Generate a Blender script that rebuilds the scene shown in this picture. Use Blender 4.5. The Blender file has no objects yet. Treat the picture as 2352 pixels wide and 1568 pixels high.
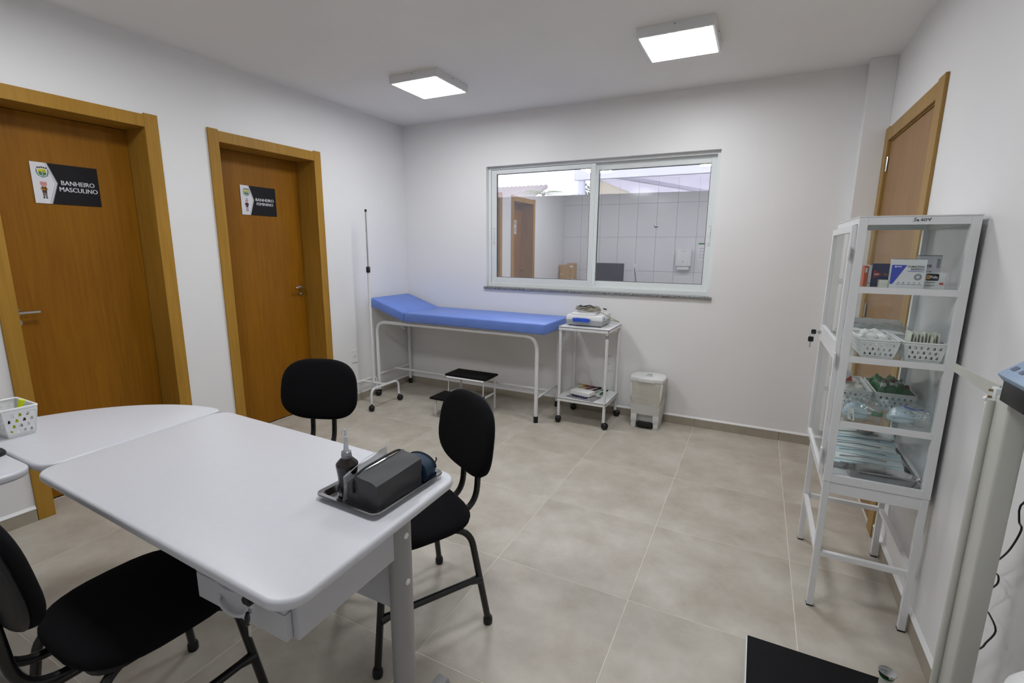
import bpy, bmesh, math, random
from mathutils import Vector, Matrix
random.seed(7)
S = bpy.context.scene
COL = S.collection
PI = math.pi

# ------------------------------------------------------------------ camera
cam_d = bpy.data.cameras.new('camera'); cam = bpy.data.objects.new('camera', cam_d); COL.objects.link(cam)
cam_d.sensor_fit = 'HORIZONTAL'; cam_d.sensor_width = 36.0
cam_d.lens = 36.0 * 1110.17 / 2352.0
cam_d.clip_start = 0.02; cam_d.clip_end = 200
CAM = Vector((3.2606, -4.0361, 1.4235))
_r = Vector((0.89250797, 0.45095976, 0.00805079)); _u = Vector((-0.09267106, 0.16588074, 0.98178188)); _f = Vector((-0.44140865, 0.87699423, -0.1898408))
cam.matrix_world = Matrix(((_r.x, _u.x, -_f.x, CAM.x), (_r.y, _u.y, -_f.y, CAM.y), (_r.z, _u.z, -_f.z, CAM.z), (0, 0, 0, 1)))
S.camera = cam

# ------------------------------------------------------------------ world, exposure
W = bpy.data.worlds.new('overcast_sky'); S.world = W; W.use_nodes = True
W.node_tree.nodes['Background'].inputs[0].default_value = (0.93, 0.96, 1.0, 1)
W.node_tree.nodes['Background'].inputs[1].default_value = 11.0
S.view_settings.view_transform = 'Standard'; S.view_settings.look = 'None'
S.view_settings.exposure = 0.0; S.view_settings.gamma = 1.0; S.view_settings.use_curve_mapping = False
S.cycles.transparent_max_bounces = 28; S.cycles.diffuse_bounces = 4; S.cycles.max_bounces = 8
LAMP = 33.0
LAMP_COL = (0.945, 0.97, 1.0)

# ------------------------------------------------------------------ materials
def lin(c):
    c = c / 255.0
    return c / 12.92 if c <= 0.04045 else ((c + 0.055) / 1.055) ** 2.4
def rgb(r, g, b): return (lin(r), lin(g), lin(b), 1)
def nd(nt, t, **k):
    n = nt.nodes.new(t)
    for a, b in k.items(): setattr(n, a, b)
    return n
MATS = {}
def mat(name, col, rough=0.5, metal=0.0, var=0.0, vscale=8.0, bump=0.0, bscale=200.0, spec=0.5, stretch=None, coat=0.0, trans=0.0, sheen=0.0):
    m = bpy.data.materials.new(name); m.use_nodes = True; nt = m.node_tree
    p = nt.nodes['Principled BSDF']
    p.inputs['Base Color'].default_value = col; p.inputs['Roughness'].default_value = rough; p.inputs['Metallic'].default_value = metal
    p.inputs['Specular IOR Level'].default_value = spec; p.inputs['Coat Weight'].default_value = coat
    p.inputs['Transmission Weight'].default_value = trans
    if sheen: p.inputs['Sheen Weight'].default_value = sheen
    if var > 0 or bump > 0:
        geo = nd(nt, 'ShaderNodeNewGeometry'); src = geo.outputs['Position']
        if stretch:
            mp = nd(nt, 'ShaderNodeMapping'); mp.inputs['Scale'].default_value = stretch
            nt.links.new(src, mp.inputs['Vector']); src = mp.outputs[0]
    if var > 0:
        n = nd(nt, 'ShaderNodeTexNoise'); n.inputs['Scale'].default_value = vscale; n.inputs['Detail'].default_value = 5
        nt.links.new(src, n.inputs['Vector'])
        r = nd(nt, 'ShaderNodeMapRange'); r.inputs[1].default_value = 0.3; r.inputs[2].default_value = 0.7; r.inputs[3].default_value = 1 - var; r.inputs[4].default_value = 1 + var
        nt.links.new(n.outputs[0], r.inputs[0])
        mx = nd(nt, 'ShaderNodeVectorMath', operation='SCALE'); mx.inputs[0].default_value = col[:3]
        nt.links.new(r.outputs[0], mx.inputs['Scale']); nt.links.new(mx.outputs[0], p.inputs['Base Color'])
    if bump > 0:
        n2 = nd(nt, 'ShaderNodeTexNoise'); n2.inputs['Scale'].default_value = bscale; n2.inputs['Detail'].default_value = 3
        nt.links.new(src, n2.inputs['Vector'])
        b = nd(nt, 'ShaderNodeBump'); b.inputs['Strength'].default_value = bump; b.inputs['Distance'].default_value = 0.002
        nt.links.new(n2.outputs[0], b.inputs['Height']); nt.links.new(b.outputs[0], p.inputs['Normal'])
    MATS[name] = m
    return m

M = {}
M['wall'] = mat('wall_paint', (0.80, 0.795, 0.795, 1), 0.45, var=0.012, vscale=2.0, bump=0.05, bscale=90)
M['ceiling'] = mat('ceiling_paint', (0.86, 0.85, 0.83, 1), 0.8, var=0.02, vscale=1.5)
M['ledge'] = mat('white_plaster', (0.8, 0.8, 0.8, 1), 0.5)
M['grout'] = mat('cream_grout', (0.74, 0.70, 0.60, 1), 0.85, var=0.10, vscale=12)
M['white_metal'] = mat('white_enamel', (0.74, 0.745, 0.75, 1), 0.28, var=0.02, vscale=4)
M['cart_metal'] = M['white_metal']
M['cream_metal'] = mat('cream_enamel', (0.50, 0.50, 0.455, 1), 0.38, var=0.02, vscale=5)
M['black_plastic'] = mat('black_plastic', (0.009, 0.009, 0.010, 1), 0.4, spec=0.35)
M['black_metal'] = mat('black_gloss_enamel', (0.008, 0.008, 0.009, 1), 0.22)
M['black_fabric'] = mat('black_fabric', (0.006, 0.006, 0.007, 1), 0.95, bump=0.15, bscale=900, spec=0.12)
M['black_rubber'] = mat('black_rubber_mat', (0.005, 0.005, 0.006, 1), 0.7, bump=0.2, bscale=300, spec=0.15)
M['blue_vinyl'] = mat('blue_vinyl', rgb(104, 134, 210), 0.42, var=0.05, vscale=9, bump=0.10, bscale=30)
M['chrome'] = mat('chrome', (0.62, 0.62, 0.63, 1), 0.16, metal=1.0)
M['panel_metal'] = mat('pale_grey_gloss_enamel', (0.66, 0.67, 0.68, 1), 0.12)
M['steel'] = mat('stainless_steel', (0.40, 0.40, 0.41, 1), 0.16, metal=1.0, var=0.04, vscale=20)
M['alu'] = mat('white_aluminium', (0.72, 0.75, 0.745, 1), 0.35)
M['alu_dark'] = mat('grey_gasket', (0.05, 0.05, 0.055, 1), 0.6)
M['desk_top'] = mat('light_grey_laminate', (0.60, 0.605, 0.64, 1), 0.35, var=0.012, vscale=60, bump=0.03, bscale=500)
M['desk_edge'] = mat('grey_edge_band', (0.50, 0.50, 0.525, 1), 0.30)
M['desk_metal'] = mat('grey_desk_enamel', (0.31, 0.305, 0.305, 1), 0.42)
M['plate'] = mat('white_outlet_plastic', (0.78, 0.78, 0.77, 1), 0.35)
M['hole'] = mat('dark_hole', (0.01, 0.01, 0.01, 1), 0.8)
M['white_plastic'] = mat('white_plastic', (0.74, 0.74, 0.73, 1), 0.4)
M['bin_plastic'] = mat('bin_white_plastic', (0.66, 0.66, 0.65, 1), 0.42)
M['basket'] = mat('white_basket_plastic', (0.78, 0.79, 0.79, 1), 0.4)
M['cotton'] = mat('cotton_white', (0.86, 0.86, 0.84, 1), 0.95, bump=0.4, bscale=120, spec=0.1)
M['paper'] = mat('white_paper', (0.78, 0.78, 0.77, 1), 0.7)
M['cream_paper'] = mat('cream_paper', (0.66, 0.67, 0.58, 1), 0.7)
M['tile_white'] = mat('white_glazed_tile', (0.74, 0.74, 0.75, 1), 0.15, var=0.01, vscale=3)
M['tile_joint'] = mat('grey_tile_joint', (0.28, 0.28, 0.29, 1), 0.9)
M['cardboard'] = mat('cardboard', rgb(176, 138, 84), 0.85, var=0.06, vscale=15)
M['string'] = mat('white_string', (0.7, 0.7, 0.68, 1), 0.9)
M['ecg_white'] = mat('ecg_white_plastic', (0.70, 0.70, 0.70, 1), 0.4)
M['ecg_grey'] = mat('ecg_grey_plastic', (0.36, 0.375, 0.39, 1), 0.45)
M['blue_plastic'] = mat('blue_plastic', rgb(45, 85, 190), 0.4)
M['cable'] = mat('beige_cable', rgb(150, 146, 128), 0.5)
M['red'] = mat('red_plastic', rgb(120, 16, 16), 0.35)
M['yellow'] = mat('yellow_plastic', rgb(205, 160, 20), 0.35)
M['green'] = mat('green_plastic', rgb(12, 95, 35), 0.35)
M['foil'] = mat('silver_foil', (0.6, 0.6, 0.61, 1), 0.28, metal=0.9, bump=0.3, bscale=40)
M['purple'] = mat('dark_purple_print', rgb(48, 30, 110), 0.5)
M['highlighter'] = mat('yellow_highlighter', rgb(222, 235, 20), 0.4)
M['bottle'] = mat('dark_brown_bottle', (0.013, 0.008, 0.007, 1), 0.22)
M['cap_clear'] = mat('grey_clear_cap', (0.36, 0.37, 0.40, 1), 0.2, trans=0.5)
M['nozzle'] = mat('milky_plastic', (0.72, 0.73, 0.78, 1), 0.35, trans=0.35)
M['pouch'] = mat('charcoal_pouch_vinyl', (0.042, 0.042, 0.045, 1), 0.55, bump=0.12, bscale=60)
M['zipper'] = mat('black_zipper', (0.006, 0.006, 0.006, 1), 0.6)
M['navy'] = mat('navy_fabric', rgb(10, 42, 66), 0.6, bump=0.2, bscale=400)
M['sign_black'] = mat('sign_black', (0.010, 0.009, 0.011, 1), 0.5, spec=0.2)
M['sign_white'] = mat('sign_white', (0.72, 0.72, 0.76, 1), 0.4)
M['sign_grey'] = mat('sign_grey', (0.33, 0.33, 0.36, 1), 0.4)
M['ink'] = mat('black_ink', (0.01, 0.01, 0.012, 1), 0.6)
M['grey_ink'] = mat('grey_ink', (0.25, 0.25, 0.26, 1), 0.6)
M['skin'] = mat('print_pink', rgb(200, 140, 140), 0.6)
M['hair_white'] = mat('print_white_hair', rgb(215, 218, 228), 0.6)
M['shirt'] = mat('print_ochre', rgb(190, 140, 50), 0.6)
M['vest'] = mat('print_brown', rgb(66, 38, 24), 0.6)
M['trousers'] = mat('print_taupe', rgb(110, 98, 98), 0.6)
M['maroon'] = mat('print_maroon', rgb(70, 28, 48), 0.6)
M['pinkish'] = mat('print_pale_mauve', rgb(176, 150, 170), 0.6)
M['crest_yellow'] = mat('print_yellow', rgb(205, 200, 30), 0.6)
M['crest_green'] = mat('print_green', rgb(25, 115, 55), 0.6)
M['crest_rim'] = mat('print_grey_green', rgb(95, 125, 120), 0.6)
M['crest_dark'] = mat('print_dark_grey', rgb(48, 52, 56), 0.6)
M['box_blue'] = mat('box_royal_blue', rgb(35, 62, 180), 0.45)
M['box_navy'] = mat('box_navy', rgb(28, 36, 92), 0.45)
M['box_red'] = mat('box_red', rgb(170, 40, 32), 0.45)
M['box_orange'] = mat('box_orange', rgb(214, 92, 50), 0.45)
M['box_white'] = mat('box_white', (0.72, 0.73, 0.74, 1), 0.45)
M['box_grey'] = mat('box_pale_grey', (0.58, 0.59, 0.64, 1), 0.45)
M['pouch_blue'] = mat('sterile_pouch_blue', rgb(196, 220, 228), 0.3, bump=0.3, bscale=25)
M['pouch_pale'] = mat('sterile_pouch_pale', rgb(222, 230, 232), 0.3, bump=0.3, bscale=25)
M['green_pack'] = mat('green_pack_film', rgb(44, 108, 62), 0.35, bump=0.5, bscale=45)
M['maroon_pack'] = mat('maroon_pack_print', rgb(110, 44, 48), 0.4)
M['pale_pack'] = mat('pale_pack', rgb(214, 212, 204), 0.5, bump=0.4, bscale=35)
M['red_pack'] = mat('red_pack_print', rgb(186, 66, 42), 0.5)
M['teal'] = mat('teal_print', rgb(30, 130, 120), 0.5)
M['mask_blue'] = mat('pale_blue_tubing', rgb(205, 226, 234), 0.3)
M['scale_blue'] = mat('display_pale_blue', rgb(150, 172, 198), 0.4)
M['lcd'] = mat('lcd_grey', rgb(96, 108, 104), 0.25)
M['button'] = mat('button_slate', rgb(92, 96, 118), 0.5)
M['grey_plastic'] = mat('grey_plastic', (0.25, 0.25, 0.26, 1), 0.5)
M['brass'] = mat('aged_brass', (0.28, 0.2, 0.08, 1), 0.35, metal=1.0)
M['screen'] = mat('dark_screen', (0.01, 0.011, 0.013, 1), 0.2)
M['outer_wall'] = mat('outdoor_grey_paint', (0.09, 0.09, 0.095, 1), 0.8)
M['roof_clay'] = mat('pale_clay_roof', (0.20, 0.17, 0.18, 1), 0.9)
M['leaf'] = mat('palm_leaf', rgb(84, 104, 40), 0.6, var=0.2, vscale=6)
M['leaf2'] = mat('tree_leaf', rgb(70, 100, 70), 0.7, var=0.25, vscale=8)
M['trunk'] = mat('trunk_bark', rgb(120, 100, 80), 0.9)
M['sky_blocker'] = mat('sky_blocker_grey', (0.5, 0.5, 0.5, 1), 0.8)
M['canopy_beam'] = mat('canopy_lilac_steel', (0.62, 0.63, 0.75, 1), 0.5)
M['beige'] = mat('beige_render', (0.42, 0.37, 0.27, 1), 0.9)
M['ground'] = mat('concrete_ground', (0.25, 0.25, 0.25, 1), 0.9)
M['screw'] = mat('screw_grey', (0.3, 0.3, 0.32, 1), 0.4, metal=0.8)

def wood(name, c1, c2):
    m = bpy.data.materials.new(name); m.use_nodes = True; nt = m.node_tree; p = nt.nodes['Principled BSDF']
    geo = nd(nt, 'ShaderNodeNewGeometry'); mp = nd(nt, 'ShaderNodeMapping'); mp.inputs['Scale'].default_value = (28, 28, 1.6)
    nt.links.new(geo.outputs['Position'], mp.inputs['Vector'])
    n = nd(nt, 'ShaderNodeTexNoise'); n.inputs['Scale'].default_value = 2.2; n.inputs['Detail'].default_value = 7; n.inputs['Distortion'].default_value = 0.35
    nt.links.new(mp.outputs[0], n.inputs['Vector'])
    mp2 = nd(nt, 'ShaderNodeMapping'); mp2.inputs['Scale'].default_value = (3.5, 3.5, 0.9); nt.links.new(geo.outputs['Position'], mp2.inputs['Vector'])
    n2 = nd(nt, 'ShaderNodeTexNoise'); n2.inputs['Scale'].default_value = 1.5; n2.inputs['Detail'].default_value = 3; nt.links.new(mp2.outputs[0], n2.inputs['Vector'])
    ad = nd(nt, 'ShaderNodeMath', operation='MULTIPLY_ADD'); ad.inputs[1].default_value = 0.55; nt.links.new(n.outputs[0], ad.inputs[0])
    sc = nd(nt, 'ShaderNodeMath', operation='MULTIPLY'); sc.inputs[1].default_value = 0.45; nt.links.new(n2.outputs[0], sc.inputs[0]); nt.links.new(sc.outputs[0], ad.inputs[2])
    cr = nd(nt, 'ShaderNodeValToRGB'); cr.color_ramp.elements[0].position = 0.33; cr.color_ramp.elements[1].position = 0.68
    cr.color_ramp.elements[0].color = c1; cr.color_ramp.elements[1].color = c2
    nt.links.new(ad.outputs[0], cr.inputs[0]); nt.links.new(cr.outputs[0], p.inputs['Base Color'])
    p.inputs['Roughness'].default_value = 0.45; p.inputs['Specular IOR Level'].default_value = 0.2
    return m
M['door_wood'] = wood('door_veneer', (0.215, 0.082, 0.003, 1), (0.295, 0.122, 0.006, 1))
M['frame_wood'] = wood('door_frame_veneer', (0.32, 0.165, 0.022, 1), (0.43, 0.235, 0.038, 1))
M['door_wood_pale'] = wood('door_veneer_pale', (0.25, 0.135, 0.055, 1), (0.335, 0.19, 0.085, 1))
M['frame_wood_pale'] = wood('door_frame_veneer_pale', (0.30, 0.175, 0.05, 1), (0.40, 0.245, 0.08, 1))

def tile_floor():
    m = bpy.data.materials.new('beige_porcelain'); m.use_nodes = True; nt = m.node_tree; p = nt.nodes['Principled BSDF']
    geo = nd(nt, 'ShaderNodeNewGeometry'); oi = nd(nt, 'ShaderNodeObjectInfo')
    off = nd(nt, 'ShaderNodeVectorMath', operation='SCALE'); off.inputs[0].default_value = (13.0, 7.0, 3.0); nt.links.new(oi.outputs['Random'], off.inputs['Scale'])
    add = nd(nt, 'ShaderNodeVectorMath', operation='ADD'); nt.links.new(geo.outputs['Position'], add.inputs[0]); nt.links.new(off.outputs[0], add.inputs[1])
    n = nd(nt, 'ShaderNodeTexNoise'); n.inputs['Scale'].default_value = 5.0; n.inputs['Detail'].default_value = 8; n.inputs['Roughness'].default_value = 0.62
    nt.links.new(add.outputs[0], n.inputs['Vector'])
    cr = nd(nt, 'ShaderNodeValToRGB'); e = cr.color_ramp.elements
    e[0].position = 0.30; e[1].position = 0.72; e[0].color = (0.40, 0.355, 0.290, 1); e[1].color = (0.58, 0.545, 0.475, 1)
    nt.links.new(n.outputs[0], cr.inputs[0]); nt.links.new(cr.outputs[0], p.inputs['Base Color'])
    p.inputs['Roughness'].default_value = 0.42; p.inputs['Specular IOR Level'].default_value = 0.4
    n2 = nd(nt, 'ShaderNodeTexNoise'); n2.inputs['Scale'].default_value = 60; nt.links.new(add.outputs[0], n2.inputs['Vector'])
    b = nd(nt, 'ShaderNodeBump'); b.inputs['Strength'].default_value = 0.06; b.inputs['Distance'].default_value = 0.002
    nt.links.new(n2.outputs[0], b.inputs['Height']); nt.links.new(b.outputs[0], p.inputs['Normal'])
    return m
M['tile_floor'] = tile_floor()
M['tile_base'] = mat('baseboard_porcelain', (0.36, 0.32, 0.255, 1), 0.5, var=0.08, vscale=9)

def granite():
    m = bpy.data.materials.new('grey_granite'); m.use_nodes = True; nt = m.node_tree; p = nt.nodes['Principled BSDF']
    geo = nd(nt, 'ShaderNodeNewGeometry'); v = nd(nt, 'ShaderNodeTexVoronoi'); v.inputs['Scale'].default_value = 260
    nt.links.new(geo.outputs['Position'], v.inputs['Vector'])
    cr = nd(nt, 'ShaderNodeValToRGB'); e = cr.color_ramp.elements
    e[0].position = 0.2; e[1].position = 0.75; e[0].color = (0.03, 0.03, 0.03, 1); e[1].color = (0.36, 0.36, 0.36, 1)
    sep = nd(nt, 'ShaderNodeSeparateColor'); nt.links.new(v.outputs['Color'], sep.inputs[0]); nt.links.new(sep.outputs[0], cr.inputs[0]); nt.links.new(cr.outputs[0], p.inputs['Base Color'])
    p.inputs['Roughness'].default_value = 0.3
    return m
M['granite'] = granite()

def mixglass(name, tcol, fac=None, ior=1.45, rough=0.0, gcol=(1, 1, 1, 1), bump=0.0, bscale=30):
    m = bpy.data.materials.new(name); m.use_nodes = True; nt = m.node_tree; nt.nodes.clear()
    o = nd(nt, 'ShaderNodeOutputMaterial'); mx = nd(nt, 'ShaderNodeMixShader'); t = nd(nt, 'ShaderNodeBsdfTransparent'); g = nd(nt, 'ShaderNodeBsdfGlossy')
    t.inputs[0].default_value = tcol; g.inputs['Color'].default_value = gcol; g.inputs['Roughness'].default_value = rough
    nt.links.new(t.outputs[0], mx.inputs[1]); nt.links.new(g.outputs[0], mx.inputs[2]); nt.links.new(mx.outputs[0], o.inputs[0])
    if fac is None:
        lw = nd(nt, 'ShaderNodeLayerWeight'); lw.inputs[0].default_value = 0.5
        pw = nd(nt, 'ShaderNodeMath', operation='POWER'); pw.inputs[1].default_value = 5.0; nt.links.new(lw.outputs['Facing'], pw.inputs[0])
        fr = nd(nt, 'ShaderNodeMath', operation='MULTIPLY_ADD'); fr.inputs[1].default_value = 0.6; fr.inputs[2].default_value = 0.022
        nt.links.new(pw.outputs[0], fr.inputs[0]); nt.links.new(fr.outputs[0], mx.inputs[0])
    else: mx.inputs[0].default_value = fac
    if bump:
        geo = nd(nt, 'ShaderNodeNewGeometry'); n = nd(nt, 'ShaderNodeTexNoise'); n.inputs['Scale'].default_value = bscale; n.inputs['Detail'].default_value = 4
        nt.links.new(geo.outputs['Position'], n.inputs['Vector'])
        b = nd(nt, 'ShaderNodeBump'); b.inputs['Strength'].default_value = bump; b.inputs['Distance'].default_value = 0.01
        nt.links.new(n.outputs[0], b.inputs['Height']); nt.links.new(b.outputs[0], g.inputs['Normal'])
    return m
M['mirror_glass'] = mixglass('reflective_window_glass', (0.97, 0.97, 1.0, 1), fac=0.65, gcol=(0.97, 0.97, 1.0, 1))
M['glass'] = mixglass('clear_glass', (0.975, 0.987, 0.983, 1), ior=1.25)
M['film'] = mixglass('clear_plastic_film', (0.94, 0.955, 0.96, 1), fac=0.17, rough=0.10, gcol=(0.9, 0.93, 0.95, 1), bump=0.8, bscale=45)
M['bag'] = None

def liner(nm='milky_bin_liner', col=(0.66, 0.63, 0.54, 1), fac=0.62):
    m = bpy.data.materials.new(nm); m.use_nodes = True; nt = m.node_tree; nt.nodes.clear()
    o = nd(nt, 'ShaderNodeOutputMaterial'); mx = nd(nt, 'ShaderNodeMixShader'); t = nd(nt, 'ShaderNodeBsdfTransparent'); d = nd(nt, 'ShaderNodeBsdfPrincipled')
    d.inputs['Base Color'].default_value = col; d.inputs['Roughness'].default_value = 0.25; mx.inputs[0].default_value = fac
    geo = nd(nt, 'ShaderNodeNewGeometry'); n = nd(nt, 'ShaderNodeTexNoise'); n.inputs['Scale'].default_value = 28; nt.links.new(geo.outputs['Position'], n.inputs['Vector'])
    b = nd(nt, 'ShaderNodeBump'); b.inputs['Strength'].default_value = 0.6; b.inputs['Distance'].default_value = 0.01; nt.links.new(n.outputs[0], b.inputs['Height']); nt.links.new(b.outputs[0], d.inputs['Normal'])
    nt.links.new(t.outputs[0], mx.inputs[1]); nt.links.new(d.outputs[0], mx.inputs[2]); nt.links.new(mx.outputs[0], o.inputs[0])
    return m
M['liner'] = liner(); M['bag'] = liner('milky_bag_film', (0.66, 0.68, 0.69, 1), 0.48)

def fabric_roof():
    m = bpy.data.materials.new('translucent_canopy_fabric'); m.use_nodes = True; nt = m.node_tree; nt.nodes.clear()
    o = nd(nt, 'ShaderNodeOutputMaterial'); mx = nd(nt, 'ShaderNodeMixShader'); t = nd(nt, 'ShaderNodeBsdfTranslucent'); d = nd(nt, 'ShaderNodeBsdfDiffuse')
    t.inputs[0].default_value = (0.82, 0.80, 0.86, 1); d.inputs[0].default_value = (0.75, 0.74, 0.8, 1); mx.inputs[0].default_value = 0.45
    nt.links.new(t.outputs[0], mx.inputs[1]); nt.links.new(d.outputs[0], mx.inputs[2]); nt.links.new(mx.outputs[0], o.inputs[0]); return m
M['canopy'] = fabric_roof()
def emit(name, col, st):
    m = bpy.data.materials.new(name); m.use_nodes = True; nt = m.node_tree; nt.nodes.clear()
    o = nd(nt, 'ShaderNodeOutputMaterial'); e = nd(nt, 'ShaderNodeEmission'); e.inputs[0].default_value = (*col, 1); e.inputs[1].default_value = st
    nt.links.new(e.outputs[0], o.inputs[0]); return m
M['lamp'] = emit('led_diffuser', LAMP_COL, LAMP)

# ------------------------------------------------------------------ mesh builder
def circ_frame(d):
    d = d.normalized(); a = Vector((0, 0, 1)) if abs(d.z) < 0.9 else Vector((1, 0, 0))
    u = d.cross(a).normalized(); return u, d.cross(u).normalized()
class MB:
    def __init__(s): s.v = []; s.f = []; s.mi = []; s.cur = 0; s.xf = None
    def add(s, vs, fs):
        o = len(s.v)
        for p in vs:
            p = Vector(p)
            s.v.append(s.xf @ p if s.xf else p)
        for f in fs: s.f.append(tuple(i + o for i in f)); s.mi.append(s.cur)
        return s
    def box(s, x0, x1, y0, y1, z0, z1):
        if x0 > x1: x0, x1 = x1, x0
        if y0 > y1: y0, y1 = y1, y0
        if z0 > z1: z0, z1 = z1, z0
        return s.add([(x0, y0, z0), (x1, y0, z0), (x1, y1, z0), (x0, y1, z0), (x0, y0, z1), (x1, y0, z1), (x1, y1, z1), (x0, y1, z1)],
                     [(0, 3, 2, 1), (4, 5, 6, 7), (0, 1, 5, 4), (1, 2, 6, 5), (2, 3, 7, 6), (3, 0, 4, 7)])
    def cbox(s, c, d): return s.box(c[0] - d[0] / 2, c[0] + d[0] / 2, c[1] - d[1] / 2, c[1] + d[1] / 2, c[2] - d[2] / 2, c[2] + d[2] / 2)
    def hexa(s, pts): return s.add(pts, [(0, 3, 2, 1), (4, 5, 6, 7), (0, 1, 5, 4), (1, 2, 6, 5), (2, 3, 7, 6), (3, 0, 4, 7)])
    def tube(s, path, r, n=10, caps=True, closed=False, flat=None):
        P = [Vector(p) for p in path]; N = len(P); rs = r if isinstance(r, (list, tuple)) else [r] * N
        vs = []; T = []
        for i in range(N):
            a = P[(i - 1) % N] if (closed or i > 0) else P[0]; b = P[(i + 1) % N] if (closed or i < N - 1) else P[-1]
            T.append((b - a).normalized())
        u, w = circ_frame(T[0])
        for i in range(N):
            u = (u - T[i] * u.dot(T[i])).normalized(); w = T[i].cross(u)
            for k in range(n):
                a = 2 * PI * k / n; vs.append(P[i] + (u * math.cos(a) + w * math.sin(a)) * rs[i])
        fs = []
        for i in range(N if closed else N - 1):
            j = (i + 1) % N
            for k in range(n):
                l = (k + 1) % n; fs.append((i * n + k, i * n + l, j * n + l, j * n + k))
        if caps and not closed: fs += [tuple(range(n - 1, -1, -1)), tuple((N - 1) * n + k for k in range(n))]
        return s.add(vs, fs)
    def cyl(s, c, r, h, n=20, axis='z'):
        d = {'x': Vector((1, 0, 0)), 'y': Vector((0, 1, 0)), 'z': Vector((0, 0, 1))}[axis]; c = Vector(c)
        return s.tube([c - d * h / 2, c + d * h / 2], r, n)
    def lathe(s, prof, c, n=24, axis='z'):
        c = Vector(c); vs = []; fs = []
        for (r, h) in prof:
            for k in range(n):
                a = 2 * PI * k / n
                p = Vector((r * math.cos(a), r * math.sin(a), h))
                if axis == 'y': p = Vector((p.x, p.z, -p.y))
                if axis == 'x': p = Vector((p.z, p.x, p.y))
                vs.append(c + p)
        m = len(prof)
        for i in range(m - 1):
            for k in range(n):
                l = (k + 1) % n; fs.append((i * n + k, i * n + l, (i + 1) * n + l, (i + 1) * n + k))
        fs += [tuple(range(n - 1, -1, -1)), tuple((m - 1) * n + k for k in range(n))]
        return s.add(vs, fs)
    def prism(s, poly, fr, w0, w1):
        O, U, V, Nn = fr; n = len(poly)
        vs = [O + U * a + V * b + Nn * w0 for a, b in poly] + [O + U * a + V * b + Nn * w1 for a, b in poly]
        fs = [tuple(range(n - 1, -1, -1)), tuple(range(n, 2 * n))] + [(i, (i + 1) % n, n + (i + 1) % n, n + i) for i in range(n)]
        return s.add(vs, fs)
    def build(s, name, mats, parent=None, bevel=0.0, seg=2, smooth=35, solid=0.0, local=False):
        me = bpy.data.meshes.new(name); off = Vector((0, 0, 0))
        if parent is not None and not local: off = wloc(parent)
        me.from_pydata([tuple(p - off) for p in s.v], [], s.f)
        if not isinstance(mats, (list, tuple)): mats = [mats]
        for m in mats: me.materials.append(M[m] if isinstance(m, str) else m)
        me.polygons.foreach_set('material_index', s.mi)
        bm = bmesh.new(); bm.from_mesh(me)
        if solid: 
            bmesh.ops.remove_doubles(bm, verts=bm.verts, dist=1e-5)
            bmesh.ops.solidify(bm, geom=bm.faces[:], thickness=solid)
        if bevel: bmesh.ops.bevel(bm, geom=[e for e in bm.edges if len(e.link_faces) == 2 and e.calc_face_angle(0) > 0.5], offset=bevel, segments=seg, affect='EDGES', profile=0.5, clamp_overlap=True)
        bmesh.ops.recalc_face_normals(bm, faces=bm.faces)
        bm.to_mesh(me); bm.free()
        if smooth: me.shade_smooth(); me.set_sharp_from_angle(angle=math.radians(smooth))
        o = bpy.data.objects.new(name, me); COL.objects.link(o)
        if parent is not None: o.parent = parent
        return o
def wloc(o):
    l = Vector((0, 0, 0))
    while o is not None: l += Vector(o.location); o = o.parent
    return l
def FR(o, u, v, n): return (Vector(o), Vector(u), Vector(v), Vector(n))
def frY(x, y, z): return FR((x, y, z), (1, 0, 0), (0, 0, 1), (0, -1, 0))      # faces -y
def frX(x, y, z): return FR((x, y, z), (0, 1, 0), (0, 0, 1), (1, 0, 0))       # faces +x
def frXn(x, y, z): return FR((x, y, z), (0, -1, 0), (0, 0, 1), (-1, 0, 0))    # faces -x
def frZ(x, y, z): return FR((x, y, z), (1, 0, 0), (0, 1, 0), (0, 0, 1))
def tag(o, label=None, cat=None, group=None, kind=None):
    if label: o['label'] = label
    if cat: o['category'] = cat
    if group: o['group'] = group
    if kind: o['kind'] = kind
    return o
def thing(name, label, cat, loc=(0, 0, 0), group=None):
    o = bpy.data.objects.new(name, None); COL.objects.link(o); o.location = loc; o.empty_display_size = 0.1
    return tag(o, label, cat, group)
def sempty(name, loc=(0, 0, 0)):
    o = bpy.data.objects.new(name, None); COL.objects.link(o); o.location = loc; o['kind'] = 'structure'; return o
def struct(name, mb, m, **k): return tag(mb.build(name, m, **k), kind='structure')
def copy_tree(o, parent=None):
    c = o.copy(); COL.objects.link(c); c.parent = parent
    for ch in list(o.children): copy_tree(ch, c)
    return c
def spline(pts, n=6, closed=False):
    P = [Vector(p) for p in pts]; out = []; N = len(P)
    for i in range(N if closed else N - 1):
        g = (lambda k: P[k % N]) if closed else (lambda k: P[max(0, min(N - 1, k))])
        p0, p1, p2, p3 = g(i - 1), g(i), g(i + 1), g(i + 2)
        for j in range(n):
            t = j / n
            out.append(0.5 * ((2 * p1) + (p2 - p0) * t + (2 * p0 - 5 * p1 + 4 * p2 - p3) * t * t + (3 * p1 - p0 - 3 * p2 + p3) * t ** 3))
    if not closed: out.append(P[-1])
    return out
def fillet(pts, r, n=5):
    P = [Vector(p) for p in pts]; out = [P[0]]
    for i in range(1, len(P) - 1):
        a = (P[i - 1] - P[i]); b = (P[i + 1] - P[i]); rr = min(r, a.length * 0.49, b.length * 0.49)
        A = P[i] + a.normalized() * rr; B = P[i] + b.normalized() * rr
        for k in range(n + 1):
            t = k / n; out.append(A * (1 - t) ** 2 + P[i] * 2 * t * (1 - t) + B * t * t)
    out.append(P[-1]); return out
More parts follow.
